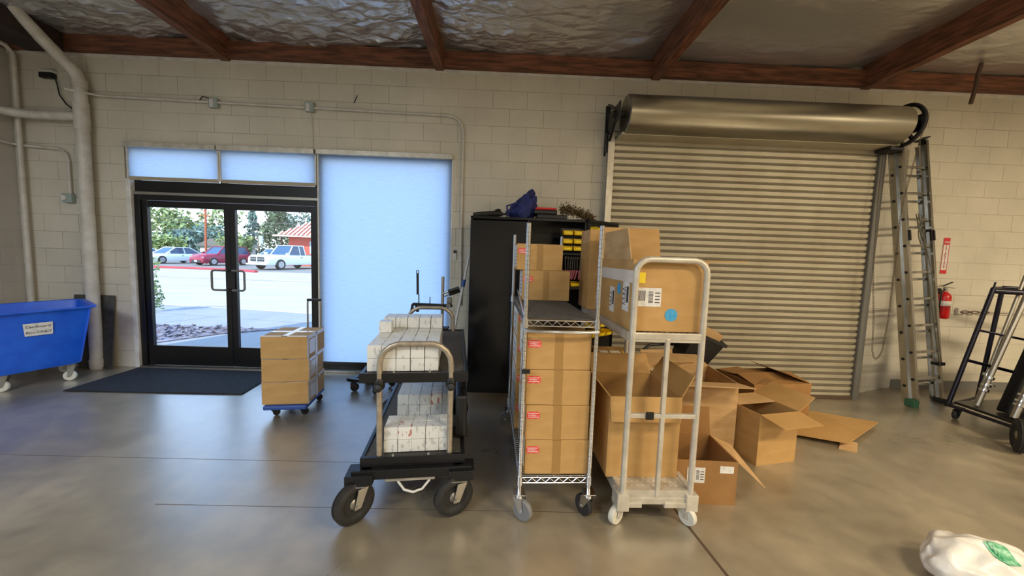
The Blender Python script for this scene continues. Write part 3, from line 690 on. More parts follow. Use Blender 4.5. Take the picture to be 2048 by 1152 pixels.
# small black dolly behind the cart
t = thing('furniture_dolly', (-1.45, -.5, 0), 'small black dolly with small wheels on the floor under the large shade', 'dolly')
m = MB(); m.bar((-1.66, -.60, .13), (-1.28, -.72, .13), .05, .03); m.bar((-1.6, -.3, .13), (-1.2, -.4, .13), .05, .03); m.bar((-1.6, -.6, .13), (-1.55, -.3, .13), .05, .03); m.bar((-1.33, -.7, .13), (-1.25, -.38, .13), .05, .03)
m.build('frame', 'black_metal', t, world=True, bevel=.004)
MB().plate([(-1.55, -.35, .15), (-1.26, -.44, .15), (-1.28, -.52, .15), (-1.57, -.43, .15)], .012, (0, 0, 1)).build('board', 'white_paint', t, world=True)
for x, y in ((-1.6, -.61), (-1.33, -.70), (-1.55, -.33), (-1.25, -.42)): caster(t, x+1.45, y+.5, .118, .045, R(20), fm='black', hub='zinc', tw=.025, off=.015)

# ------------------------------------------------------------ equipment cart with product boxes
crz = R(7.5); CX, CY = -.490, -2.47
cart = thing('platform_cart', (CX, CY, 0), 'two-deck black equipment cart with tan hoop handle and air-filled tyres, loaded with white boxes', 'cart', rz=crz)
def deck(z, x0, x1, y0, y1, nm):
    d = MB().box(x0+.02, x1-.02, y0+.02, y1-.02, z-.012, z).build(nm, 'deck_carpet', cart)
    r = MB(); r.box(x0, x1, y0, y0+.025, z-.045, z+.012); r.box(x0, x1, y1-.025, y1, z-.045, z+.012); r.box(x0, x0+.022, y0+.025, y1-.025, z-.03, z+.008); r.box(x1-.022, x1, y0+.025, y1-.025, z-.03, z+.008)
    r.build('rim', 'black_metal', d, bevel=.003)
    for x in (-.12, .08): MB().lathe([(.004, .0), (.008, .003), (.008, .016)], (x, y0+.01, z+.024), (0, 0, -1), 8).build('bolt', 'zinc', d)
    return d
deck(.82, -.31, .30, .0, 1.27, 'upper_deck')
deck(.335, -.30, .29, -.02, 1.28, 'lower_deck')
m = MB()
for x in (-.26, .25): m.box(x-.03, x+.03, -.04, 1.28, .25, .29)
m.box(-.34, .33, -.055, .01, .235, .29); m.box(-.34, .33, 1.24, 1.30, .235, .29); m.box(-.37, -.22, -.075, .06, .215, .272); m.box(.20, .345, -.075, .06, .215, .272)
m.build('frame', 'black_metal', cart, bevel=.004)
MB().box(-.16, .12, -.03, .10, .205, .235).build('step_plate', 'alum_paint', cart, bevel=.003)
def hoop(y, top, zb=.25, name='handle'):
    p = [(-.2, y, zb), (-.2, y, top-.12)]+[(-.2+.12*(1-math.cos(R(a))), y, top-.12+.12*math.sin(R(a))) for a in (20, 40, 60, 80, 90)]
    p += [(.2-.12*(1-math.cos(R(a))), y, top-.12+.12*math.sin(R(a))) for a in (90, 80, 60, 40, 20)]+[(.2, y, top-.12), (.2, y, zb)]
    return MB().path(p, .0165, 12).build(name, 'tan_tube', cart, smooth=True)
hoop(.01, 1.0); hoop(1.25, 1.03)
m = MB()
for x in (-.2, .2):
    for z in (.79, .31): m.lathe([(.026, 0), (.03, .01), (.03, .05), (.026, .06)], (x, .01, z-.05), (0, 0, 1), 14)
m.build('collar', 'black', cart, smooth=True)
for x in (-.2, .2): MB().lathe([(.018, 0), (.022, .01), (.022, .03), (.0, .04)], (x, -.005, .755), (0, -1, 0), 12).build('knob', 'black', cart, smooth=True)
MB().path([(-.09, -.02, .20), (-.05, -.05, .165), (.0, -.06, .155), (.05, -.05, .165), (.09, -.02, .20)], .007, 8).build('cable_loop', 'white_paint', cart, smooth=True)
for (x, y, a) in ((-.295, -.04, R(48)), (.262, -.04, R(67)), (-.27, 1.18, R(80)), (.27, 1.18, R(100))):
    ax = Vector((math.cos(a), -math.sin(a), 0)); d = Vector((-ax.y, ax.x, 0))
    c = Vector((x, y, .115))+d*-.035
    k = MB(); k.box(x-.045, x+.045, y-.045, y+.045, .208, .216); k.cyl((x, y, .17), (x, y, .21), .03, 14)
    tp = Vector((x, y, .2)); 
    for s in (-1, 1):
        o = ax*s*.044; k.plate([tp+d*.03+o, tp-d*.03+o, c-d*.02+o-Vector((0, 0, .02)), c+d*.02+o-Vector((0, 0, .02))], .005, ax)
    k.plate([tp+d*.03+ax*.046, tp-d*.03+ax*.046, tp-d*.03-ax*.046, tp+d*.03-ax*.046], .006, (0, 0, 1)); k.cyl(c-ax*.055, c+ax*.055, .009, 8)
    fk = k.build('caster', 'zinc', cart, smooth=False, bevel=.002)
    big_wheel(fk, c, ax, .115, .062)
# product boxes
pb = MB().box(-.0385, .0385, 0, .081, 0, .074).build('product_box', 'product', bevel=.0015)
pr_ = MB().box(-.0385, .0385, 0, .081, 0, .074).build('product_box', 'product_red', bevel=.0015)
cm = Matrix.Rotation(crz, 3, 'Z')
used = {'n': False, 'r': False}
def put(lx, ly, z, label, group, red=False, rz=0):
    src = pr_ if red else pb; key = 'r' if red else 'n'
    o = src if not used[key] else src.copy()
    if used[key]: COL.objects.link(o)
    used[key] = True
    p = Vector((CX, CY, 0))+cm @ Vector((lx, ly, z)); o.location = p; o.rotation_euler = (0, 0, crz+rz)
    tag(o, label, 'small box', group)
LV = ['bottom', 'second', 'third', 'fourth']
CP = ['leftmost', 'second from left', 'middle', 'second from right', 'rightmost']
RW = ['first', 'second', 'third', 'fourth', 'fifth', 'sixth', 'seventh', 'eighth', 'ninth', 'tenth', 'eleventh', 'twelfth']
def stackboxes(zb, hts, x0, y0, deckname, dx=.0805, dy=.0845, redset=()):
    for rI, row in enumerate(hts):
        for c in range(5):
            for l in range(row[c]):
                put(x0+c*dx+random.uniform(-.001, .001), y0+rI*dy+.012*(rI > 0)*0, zb+l*.0762,
                    'small white box, %s cart deck, %s row, %s, %s layer' % (deckname, RW[rI], CP[c], LV[l]),
                    'white boxes on the %s deck of the black cart' % deckname, red=(rI, c, l) in redset, rz=R(random.uniform(-1, 1)))
stackboxes(.833, [[2]*5, [2]*5, [2]*5, [2]*5, [3, 2, 2, 2, 2], [2]*5, [3]*5, [3]*5], -.235, .035, 'upper')
stackboxes(.348, [[2]*5, [2]*5, [1]*5, [0]*5, [0]*5, [0]*5, [2]*5, [2]*5, [2]*5, [2]*5], -.140, .03, 'lower', dx=.079, redset={(0, 1, 1), (6, 3, 1), (2, 2, 0)})
# black case on the lower deck
p = Vector((CX, CY, 0))+cm @ Vector((.27, .62, .346))
t = thing('padded_case', p, 'black soft case standing on the right side of the cart lower deck', 'case', rz=crz)
MB().box(-.035, .035, -.45, .35, 0, .28).build('body', 'black', t, bevel=.02); MB().path([(0, -.3, .28), (0, -.25, .33), (0, -.1, .33), (0, -.05, .28)], .008, 8).build('handle', 'black', t, smooth=True)
# equipment stand clamped to the rear hoop
p0 = Vector((-.56, -1.17, .835))
t = thing('equipment_stand', p0, 'black and silver clamp stand with two rubber grips rising behind the white boxes', 'stand')
MB().path([(-.56, -1.17, .835), (-.56, -1.17, 1.31)], .014, 10).build('post', 'zinc', t, world=True, smooth=True)
MB().box(-.60, -.5, -1.22, -1.12, .832, .845).build('base', 'black', t, world=True, bevel=.003)
m = MB(); m.bar((-.83, -1.17, 1.05), (-.47, -1.17, 1.045), .04, .025); m.bar((-.83, -1.17, 1.05), (-.845, -1.17, .96), .03, .02, up=(1, 0, 0)); m.bar((-.80, -1.17, 1.05), (-.785, -1.17, .98), .03, .02, up=(1, 0, 0)); m.build('crossbar', 'black_metal', t, world=True, bevel=.003)
m = MB(); m.cyl((-.776, -1.17, .98), (-.776, -1.17, 1.14), .005, 8); m.cyl((-.786, -1.17, 1.14), (-.79, -1.17, 1.33), .011, 8); m.path([(-.79+.012*math.cos(2*PI*i/10), -1.17, 1.345+.014*math.sin(2*PI*i/10)) for i in range(10)], .004, 6, True); m.build('rod', 'black', t, world=True, smooth=True)
MB().cyl((-.675, -1.17, 1.05), (-.673, -1.17, 1.12), .004, 8).build('pin', 'black', t, world=True)
for z, y in ((1.13, -1.16), (1.16, -1.22)):
    g = MB(); g.cyl((-.55, y, z), (-.49, y, z+.025), .008, 8); g.k = 1; g.cyl((-.50, y, z+.02), (-.405, y, z+.055), .017, 12); g.build('grip', ['zinc', 'black'], t, world=True, smooth=True)
m = MB(); m.lathe([(.03, -.02), (.034, 0), (.03, .02)], (-.495, -1.17, 1.09), (1, 0, 0), 14); m.lathe([(.02, -.03), (.02, .03)], (-.50, -1.17, 1.045), (0, 1, 0), 12); m.build('clamp', 'grey_base', t, world=True, smooth=True)
# extension pole leaning by the cabinet
t = thing('extension_pole', (-.62, -.35, 0), 'white extension pole with a blue collar leaning between window and black cabinet', 'pole')
a = Vector((-.66, -.40, .02)); b = Vector((-.41, -.03, 1.66))
MB().cyl(a, b, .015, 10).build('shaft', 'white_paint', t, world=True, smooth=True); q = a.lerp(b, .68); q2 = a.lerp(b, .73)
MB().cyl(q, q2, .021, 12).build('collar', 'blue_plastic', t, world=True, smooth=True); MB().cyl(b, b+(b-a)*.015, .018, 10).build('tip', 'grey_base', t, world=True, smooth=True)

# ------------------------------------------------------------ black cabinet
t = thing('storage_cabinet', (.23, -.32, 0), 'tall black steel cabinet against the wall, left door shut and right side open', 'cabinet')
x0, x1, yf, yb, H = -.375, .86, -.58, -.03, 1.93
m = MB(); m.box(x0, x0+.02, yf, yb, .06, H); m.box(x1-.02, x1, yf, yb, .06, H); m.box(x0, x1, yf, yb, H-.03, H); m.box(x0, x1, yb-.02, yb, .06, H); m.box(x0, x1, yf, yb, .05, .09); m.box(x0, x1, yf+.02, yb, .0, .05)
m.box(.23, .25, yf+.01, yb, .06, H)
m.build('body', 'black_gloss', t, world=True, bevel=.004)
for z in (.45, .82, 1.18, 1.55): MB().box(.25, x1-.02, yf+.03, yb-.02, z, z+.025).build('shelf', 'black_metal', t, world=True)
d = MB().box(x0, .235, yf-.025, yf-.002, .05, H-.045).build('door', 'black_gloss', t, world=True, bevel=.004)
# open door swung round beside the cabinet
a = R(37); hx, hy = x1+.005, yf-.01
m = MB().box(0, .50, -.012, .012, .05, H); m.box(0, .50, -.03, -.012, H-.03, H); m.box(.485, .50, -.03, -.012, .05, H)
m.rot(a); m.shift((hx, hy, 0)); dr2 = m.build('door', 'black_metal', t, world=True, bevel=.002)
# yellow bins
def bin_at(x, y, z, rz=0, label='', s=1):
    o = thing('parts_bin', (x, y, z), label, 'storage bin', 'yellow parts bins', rz)
    w2, dd, hh = .05*s, .10*s, .055*s; e = .003
    m = MB(); m.box(-w2, w2, -dd, 0, 0, e); m.box(-w2, -w2+e, -dd*.9, 0, 0, hh); m.box(w2-e, w2, -dd*.9, 0, 0, hh); m.box(-w2, w2, -e, 0, 0, hh); m.plate([(-w2, -dd, 0), (w2, -dd, 0), (w2, -dd*1.12, hh*.7), (-w2, -dd*1.12, hh*.7)], e)
    m.build('bin', 'yellow', o); MB().box(-w2*.6, w2*.6, -dd*1.1, -dd*1.04, hh*.2, hh*.5).build('label_slot', 'yellow_label', o, bevel=.001)
    return o
binp = None; cnt = 0
rows = ['top', 'second', 'third', 'fourth', 'fifth', 'sixth', 'seventh', 'eighth']
for ri, z in enumerate((1.80, 1.70, 1.60, 1.22, .98, .88, .78, .68)):
    for ci in range(3):
        u = .07+.115*ci; p = Vector((hx, hy, z))+Vector((u*math.cos(a)+.02*math.sin(a), u*math.sin(a)-.02*math.cos(a), 0))
        bin_at(p.x, p.y, p.z, a, 'yellow parts bin hung on the open cabinet door, %s row, %s' % (rows[ri], ('nearest the hinge', 'in the middle', 'nearest the door edge')[ci]))
for ri, z in enumerate((1.765, 1.675, 1.60)):
    for ci in range(2): bin_at(.665+.115*ci, yf+.09, z, 0, 'yellow parts bin on the rail at the right cabinet post, %s row, %s' % (rows[ri], ('left', 'right')[ci]), s=.95)
MB().box(.6, .84, yf+.091, yf+.1, 1.60, 1.84).build('rail', 'black_metal', t, world=True)
for ri, (z, n) in enumerate(((1.5755, 0), (1.21, 5), (.848, 5))):
    for ci in range(n):
        xx = .33+.112*ci if n > 2 else (.62, .735)[ci]
        o = bin_at(xx, yf+.16, z+.001, 0, 'yellow parts bin inside the cabinet, %s shelf, %s' % (('top', 'middle', 'lower')[ri], ('first', 'second', 'third', 'fourth', 'fifth')[ci]+' from left'), s=.95)
for i in range(7):
    x = .63+.03*(i % 4); z = 1.2045+.012*(i//4)
    o = thing('clamp', (.66+.025*i, yf+.04, 1.40), 'red-handled clamp hanging in the cabinet opening, number %s from left' % ['one', 'two', 'three', 'four', 'five', 'six', 'seven'][i], 'clamp', 'red-handled clamps in the cabinet')
    rr = random.uniform(-.5, .5); m = MB().bar((0, 0, 0), (.03*rr, 0, .13), .012, .012); m.build('bar', 'steel_dark', o)
    m = MB().cyl((0, -.01, -.01), (.05*rr-.02, -.02, -.11), .011, 8); m.build('grip', 'maroon_grip', o, smooth=True)
    MB().box(-.015, .02, -.01, .01, .11, .135).build('jaw', 'steel_dark', o)
# things on the cabinet
def blob(name, c, rx, ry, rz, m, parent=None, amp=.2, fr=8, nu=28, nv=16, world=False, fn=None, seed=0):
    def g(u, v):
        th = 2*PI*u; ph = PI*v; d = Vector((math.sin(ph)*math.cos(th), math.sin(ph)*math.sin(th), math.cos(ph)))
        k = 1+amp*noise.noise(d*fr*.35+Vector((seed, 0, 0)))+amp*.5*noise.noise(d*fr+Vector((0, seed, 0)))
        p = Vector((d.x*rx*k, d.y*ry*k, d.z*rz*k))
        if fn: p = fn(p)
        return p+Vector(c)
    return MB().grid(nu, nv, g, True).build(name, m, parent, smooth=True, world=world)
t = thing('navy_bag', (.16, -.36, H), 'crumpled navy cloth bag peaked up on top of the black cabinet', 'bag')
blob('body', (.16, -.36, H+.085), .16, .14, .13, 'navy', t, .35, 6, world=True, fn=lambda p: Vector((p.x+.35*max(0, p.z)*.9, p.y, max(p.z, -.083)*(1+.9*max(0, p.x+.1)/.2*(p.z > 0)))), seed=3)
MB().path([(.02, -.49, H+.02), (.0, -.52, H+.12), (.1, -.5, H+.16), (.18, -.48, H+.1)], .01, 8).build('strap', 'navy', t, world=True, smooth=True)
t = thing('rolled_umbrella', (-.2, -.42, H), 'folded black umbrella lying on the left end of the cabinet top', 'umbrella')
MB().path([(-.36, -.46, H+.026), (-.3, -.46, H+.03), (-.1, -.45, H+.045), (-.04, -.45, H+.04)], .03, 12, rs=[.016, .026, .034, .02]).build('canopy', 'steel_dark', t, world=True, smooth=True)
MB().path([(-.04, -.45, H+.04), (0.0, -.45, H+.045), (.015, -.45, H+.03), (.0, -.45, H+.02)], .011, 10).build('handle', 'black', t, world=True, smooth=True)
blob('strap_knot', (-.09, -.45, H+.075), .035, .03, .022, 'steel_dark', t, .3, 5, world=True, nu=14, nv=8)
t = thing('tool_case', (.45, -.35, H), 'flat black case with red lid on the cabinet, right of the navy bag', 'case')
MB().box(.33, .66, -.52, -.2, H, H+.05).build('tray', 'black', t, world=True, bevel=.012); MB().box(.30, .55, -.5, -.22, H+.05, H+.10).build('body', 'black', t, world=True, bevel=.015); MB().box(.31, .54, -.49, -.23, H+.10, H+.125).build('lid', 'red', t, world=True, bevel=.01)
t = thing('dried_wreath', (.68, -.25, H), 'dried olive-brown wreath drooping over the right end of the cabinet top', 'wreath')
m = MB(); random.seed(3)
for i in range(1700):
    q = random.uniform(0, 1); cx = .58+.36*q; cz = H+.11-.01*q-.09*q*q+random.gauss(0, .028); p = Vector((cx+random.gauss(0, .015), -.5+random.gauss(0, .04), max(cz, H+.005)))
    d = Vector((random.gauss(0, 1), random.gauss(0, 1), random.gauss(0, 1))).normalized(); s_ = Vector((random.gauss(0, 1), random.gauss(0, 1), random.gauss(0, 1))).cross(d).normalized()
    L = random.uniform(.014, .03); m.add([p, p+d*L*.5+s_*L*.25, p+d*L, p+d*L*.5-s_*L*.25], [(0, 1, 2, 3)])
m.path([(.58+.36*q/8, -.5, max(H+.02, H+.11-.02*q/8-.12*(q/8)**2)) for q in range(9)], .018, 6)
m.build('foliage', 'dry_leaf', t, world=True)
m = MB()
for i in range(22):
    p = Vector((random.uniform(.82, .95), -.5+random.gauss(0, .03), H+.03+random.uniform(-.01, .06))); m.lathe([(.001, -.006), (.006, 0), (.001, .006)], p, (0, 0, 1), 6); m.path([p, (.85, -.5, H+.02)], .0015, 3)
m.build('berry_sprig', 'berry', t, world=True)

# ------------------------------------------------------------ wire shelf cart
srz = R(2.2); SX, SY = .328, -2.505; sm = Matrix.Rotation(srz, 3, 'Z')
def SW(x, y, z): return Vector((SX, SY, 0))+sm @ Vector((x, y, z))
sh = thing('wire_shelf_cart', (SX, SY, 0), 'chrome wire shelving cart on casters holding sealed brown boxes', 'shelf cart', rz=srz)
hw, ln = .203, 1.17
for x in (-hw, hw):
    for y in (0, ln):
        p = MB().cyl((x, y, .155), (x, y, 1.70), .0125, 12)
        for i in range(60): p.lathe([(.0125, 0), (.0135, .001), (.0125, .002)], (x, y, .2+i*.0254), (0, 0, 1), 12)
        p.build('post', 'chrome', sh, smooth=True)
def wshelf(z, nm, liner=False):
    f = MB()
    for dz in (0, -.032):
        for x in (-hw, hw): f.cyl((x, .01, z+dz), (x, ln-.01, z+dz), .0035, 6)
        for y in (0, ln): f.cyl((-hw+.01, y, z+dz), (hw-.01, y, z+dz), .0035, 6)
    for y in (0, ln):
        n = 14; f.path([(-hw+.02+(2*hw-.04)*i/n, y, z-.004-(.024 if i % 2 else 0)) for i in range(n+1)], .003, 5)
    for x in (-hw, hw):
        n = 42; f.path([(x, .02+(ln-.04)*i/n, z-.004-(.024 if i % 2 else 0)) for i in range(n+1)], .003, 5)
    for i in range(46): y = .012+(ln-.024)*i/45; f.cyl((-hw, y, z+.004), (hw, y, z+.004), .0022, 4)
    for x in (-.1, 0, .1): f.cyl((x, 0, z), (x, ln, z), .003, 5)
    for x in (-hw, hw):
        for y in (0, ln): f.lathe([(.019, 0), (.0165, .05)], (x, y, z-.04), (0, 0, 1), 14)
    o = f.build(nm, 'chrome', sh, smooth=True)
    if liner: MB().box(-hw+.008, hw-.008, .004, ln-.004, z+.007, z+.0095).build('liner', 'deck_carpet', o)
    return o
wshelf(.245, 'lower_shelf'); wshelf(1.165, 'upper_shelf', True)
MB().path([(-hw, 0, 1.115), (-hw+.0, -.03, 1.112), (-hw+.05, -.045, 1.11), (hw-.05, -.045, 1.11), (hw, -.03, 1.112), (hw, 0, 1.115)], .010, 10).build('handle', 'chrome', sh, smooth=True)
MB().path([(-hw, .005, 1.17), (-hw, ln*.55, 1.27)], .006, 6).build('side_brace', 'chrome', sh, smooth=True)
MB().box(-hw-.01, -hw+.035, -.022, -.012, .865, .89).build('bracket', 'black', sh, bevel=.003)
for (x, y, a) in ((-hw, 0, R(-40)), (hw, 0, R(120)), (-hw, ln, R(160)), (hw, ln, R(80))):
    caster(sh, x, y, .16, .062, a, wm='wheel_grey' if x < 0 else 'rubber', hub='wheel_white' if x < 0 else 'wheel_grey', fm='chrome')
nm = ['bottom', 'second from bottom', 'third from bottom', 'top']
for i in range(4):
    p = SW(.010-.004*i, .02, .2525+.2085*i); carton('red-stickered brown box, front column on the chrome cart, %s' % nm[i], 'brown boxes on the chrome cart', .372, .45, .206, p, srz+R((0, .5, -.5, .4)[i]), red=True, side_paper=True)
for i in range(4):
    p = SW(-.012, .60, .2525+.2215*i); carton('red-stickered brown box, rear column on the chrome cart, %s' % nm[i], 'brown boxes on the chrome cart', .372, .45, .220, p, srz, red=True, side_paper=True)
p = SW(.035, .86, 1.176); carton('lower of the two brown boxes on the chrome cart upper shelf', 'brown boxes on the chrome cart', .375, .30, .236, p, srz, red=True, side_paper=True)
p = SW(-.022, .86, 1.413); carton('upper of the two brown boxes on the chrome cart upper shelf', 'brown boxes on the chrome cart', .36, .30, .205, p, srz, red=True, side_paper=True)

# ------------------------------------------------------------ aluminium cart
arz = R(1.0); AX, AY = .915, -2.52; am = Matrix.Rotation(arz, 3, 'Z')
def AW(x, y, z): return Vector((AX, AY, 0))+am @ Vector((x, y, z))
al = thing('aluminium_cart', (AX, AY, 0), 'tall aluminium stock cart with rounded hoop end, two decks and open cartons', 'cart', rz=arz)
def ahoop(y, z0, nm):
    top = 1.525; rr = .075; X = .197
    p = [(-X, y, z0), (-X, y, top-rr)]+[(-X+rr*(1-math.cos(R(a))), y, top-rr+rr*math.sin(R(a))) for a in (22, 45, 67, 90)]+[(X-rr*(1-math.cos(R(a))), y, top-rr+rr*math.sin(R(a))) for a in (90, 67, 45, 22)]+[(X, y, top-rr), (X, y, z0)]
    return MB().path(p, .0175, 14).build(nm, 'alum_paint', al, smooth=True)
L2 = 1.15
ahoop(-.02, .12, 'handle'); 
MB().path([(-.197, L2, .16), (-.197, L2, 1.1), (.197, L2, 1.1), (.197, L2, .16)], .0175, 10).build('rear_frame', 'alum_paint', al, smooth=True)
m = MB(); m.box(-.197, .197, -.034, -.012, .635, .66); m.box(-.012, .012, -.036, -.012, .17, 1.09); m.box(-.197, .197, -.034, -.012, 1.085, 1.12); m.build('crossbar', 'alum_paint', al, bevel=.003)
MB().box(-.10, -.055, -.045, -.034, .63, .675).build('clip', 'steel_dark', al, bevel=.004)
# perforated lower deck and upper deck
def perf(z, nm, n1, n2):
    f = MB(); f.box(-.20, .20, -.01, L2, z-.012, z); f.box(-.22, -.19, -.01, L2, z-.045, z+.004); f.box(.19, .22, -.01, L2, z-.045, z+.004); f.box(-.2, .2, -.03, -.008, z-.045, z+.004)
    f.k = 1
    for i in range(n1):
        for j in range(n2):
            x = -.165+.33*(i+(.5 if j % 2 else 0))/n1; y = .02+(L2-.06)*j/n2; f.box(x-.006, x+.006, y-.0035, y+.0035, z, z+.0012)
    return f.build(nm, ['alum_paint', 'white_paint'] if nm == 'lower_deck' else ['alum_paint', 'steel_dark'], al)
perf(.205, 'lower_deck', 10, 26); perf(1.115, 'upper_deck', 10, 26)
m = MB(); m.box(-.225, .225, -.035, .01, .125, .165); m.box(-.235, -.165, -.05, .05, .09, .19); m.box(.165, .235, -.05, .05, .09, .19); m.box(-.225, .225, L2-.02, L2+.03, .125, .165); m.box(-.225, -.09, -.045, -.01, .11, .14); m.box(.04, .225, -.045, -.01, .11, .14)
m.box(-.22, -.19, .0, L2, .13, .165); m.box(.19, .22, 0, L2, .13, .165)
m.build('base_frame', 'alum_paint', al, bevel=.004)
for (x, y, a) in ((-.205, .0, R(215)), (.175, .0, R(300)), (-.2, L2-.05, R(200)), (.19, L2-.05, R(250))):
    caster(al, x, y, .125, .052, a, wm='wheel_white', hub='steel_dark', fm='alum_paint', tw=.034)
# cartons on it
t = open_carton('large open carton with shipping labels on the aluminium cart upper deck', .425, .62, .40, AW(.012, .02, 1.121), arz, (None, 12, None, 88), 'card', fw=.235)
MB().plate([(-.2125, .0, .4), (.2125, .0, .4), (.2125, .20, .405), (-.2125, .20, .405)], .005, (0, 0, 1)).build('flap', 'card', t)
flap(t, (-.2125, .31, .4), (0, 1, 0), (-1, 0, 0), .55, .18, 4, 'card_pale', .05)
l = shipping_label(t, -.19, -.045, .14, .245, -.0005); 
MB().box(-.185, -.142, -.003, -.001, .27, .33).build('yellow_sticker', 'yellow_label', t)
MB().lathe([(.036, 0), (.036, .001)], (.018, -.001, .095), (0, -1, 0), 28).build('round_sticker', 'blue_label', t)
MB().lathe([(.036, 0), (.036, .001)], (-.2125, .22, .22), (-1, 0, 0), 28).build('round_sticker', 'blue_label', t)
shipping_label(t, .04, .15, .10, .27, -.213, face='l'); shipping_label(t, .30, .40, .06, .22, -.213, face='l')
MB().box(-.2145, -.2130, .0, .62, .27, .34).build('tape', 'clear_tape', t)
t = open_carton('tall narrow brown carton standing at the rear of the aluminium cart upper deck', .24, .30, .625, AW(-.125, .86, 1.121), arz, (None, None, None, 170), 'card', fw=.13)
flap(t, (-.12, .12, .52), (0, 1, 0), (-1, 0, 0), .2, .1, 0, 'card_pale')
t = open_carton('open carton with folded-down front flap on the aluminium cart lower deck', .435, .46, .50, AW(-.045, .10, .2075), arz, (172, 35, 40, 30), 'card', fw=.15)

# ------------------------------------------------------------ boxes on the floor
t = open_carton('open carton with white labels on the floor beside the aluminium cart', .42, .36, .285, (1.285, -2.36, 0), R(-3), (None, 8, None, None), 'card_dark', fw=.2)
MB().plate([(.21, 0, .285), (.21, .36, .285), (.335, .31, .24), (.345, -.06, .165)], .005).build('flap', 'card_pale', t)
shipping_label(t, -.10, .01, .14, .24, -.0005); MB().box(.10, .185, -.002, 0, .21, .255).build('sticker', 'white_paper', t)
for i, dx in enumerate((0,)): pass
t = open_carton('large open carton behind the aluminium cart, wide flap folded over its front', .56, .50, .575, (1.60, -1.72, 0), R(-3), (80, 80, 60, None), 'card_pale', fw=.23)
t = open_carton('open carton with a bright flap folded forward, right of the wide-flap carton', .37, .40, .40, (2.125, -1.87, 0), R(13), (98, None, None, 60), 'card', fw=.19)
MB().plate([(-.185, .2, .40), (.185, .2, .40), (.185, .4, .40), (-.185, .4, .40)], .005, (0, 0, 1)).build('flap', 'card_pale', t)
t = open_carton('low wide dusty carton in front of the roll-up door with half-folded flaps', .62, .5, .40, (2.66, -1.20, 0), R(8), (-80, -84, -84, -70), 'card_dark', fw=.24)
fb = MB().plate([(2.45, -1.38, .035), (2.93, -1.62, .05), (3.66, -1.16, .035), (3.25, -.86, .012)], .007, (0, 0, 1)).build('flattened_box', 'card')
tag(fb, 'flattened sheet of cardboard lying on the floor right of the carton pile', 'cardboard')
fb2 = MB().plate([(2.85, -1.62, .003), (2.95, -1.68, .003), (3.08, -1.55, .02), (2.98, -1.5, .02)], .005, (0, 0, 1)).build('cardboard_scrap', 'card_pale')
tag(fb2, 'small torn scrap under the corner of the flattened cardboard sheet', 'cardboard')
t = carton('closed carton with white labels and a yellow sticker in front of the cabinet', 'closed cartons behind the carts', .36, .34, .30, (1.10, -1.14, .32), R(0), m='card_dark', cat='cardboard box')
for (a, b) in ((-.15, -.07), (-.05, .05)): MB().box(a, b, .05, .16, .3015, .3025).build('shipping_label', 'white_paper', t)
MB().box(.07, .12, .08, .14, .3015, .3025).build('yellow_sticker', 'yellow_label', t)
t = open_carton('open carton on the floor beneath the labelled closed carton', .46, .42, .315, (1.10, -1.20, 0), 0, (-88, None, None, 40), 'card_dark', fw=.16)
t = open_carton('open carton with raised flap between the black bin and the labelled carton', .36, .25, .46, (1.60, -1.17, 0), R(8), (30, 10, 30, 40), 'card_pale', fw=.17)
# crumpled clear film
t = MB().grid(26, 8, lambda u, v: (1.0+.5*u, -1.62-.12*v+.02*math.sin(9*u), .60-.03*v+.03*noise.noise(Vector((u*6, v*4, 2)))+.05*math.sin(PI*u))).build('plastic_film', 'clear_film', smooth=True)
tag(t, 'crumpled clear plastic film draped across the open cartons behind the cart', 'plastic film')
# black chair behind and bin tilted on it
t = thing('office_chair', (1.72, -.62, -.06), 'black chair with a curved tubular armrest, hidden behind the cartons by the roll-up door', 'chair')
MB().box(1.5, 2.05, -.85, -.4, .36, .43).build('seat', 'black', t, world=True, bevel=.03)
MB().path([(1.45, -.85, .36), (1.43, -.87, .52), (1.46, -.85, .62), (1.52, -.82, .655), (1.75, -.75, .655), (1.9, -.7, .64)], .016, 10).build('armrest', 'black', t, world=True, smooth=True)
MB().cyl((1.77, -.62, .36), (1.77, -.62, .02), .03, 12).build('stem', 'black_metal', t, world=True)
m = MB()
for k in range(5): q = k*2*PI/5; m.bar((1.77, -.62, .03), (1.77+.26*math.cos(q), -.62+.26*math.sin(q), -.015), .04, .03)
m.build('base', 'black', t, world=True, bevel=.005)
t = thing('trash_bin', (1.98, -.78, .435), 'black square bin tilted over on the chair with cardboard stuffed in its mouth', 'bin')
def frus(w0, w1, h, e=.006):
    m = MB(); r = []
    for (wd, z) in ((w0, 0), (w1, h), (w1+.03, h), (w1+.03, h-.03), (w1+.026, h+.004), (w1-.012, h+.004), (w0-.012, .01)): r.append([Vector((s*wd/2, q*wd/2*.8, z)) for s, q in ((-1, -1), (1, -1), (1, 1), (-1, 1))])
    for a in r: m.v += a
    for i in (0, 2, 4, 5):
        for k in range(4): m.f.append([i*4+k, i*4+(k+1) % 4, (i+1)*4+(k+1) % 4, (i+1)*4+k]); m.mi.append(0)
    for k in range(4): m.f.append([4+k, 4+(k+1) % 4, 12+(k+1) % 4, 12+k]); m.mi.append(0); m.f.append([12+k, 12+(k+1) % 4, 16+(k+1) % 4, 16+k]); m.mi.append(0)
    m.f.append([0, 3, 2, 1]); m.mi.append(0); m.f.append([24, 25, 26, 27]); m.mi.append(0)
    return m
m = frus(.26, .34, .36); m.rot(R(22), axis='Y'); m.rot(R(12), axis='X'); m.shift((-.05, 0, .04)); m.build('bin', 'black', t)
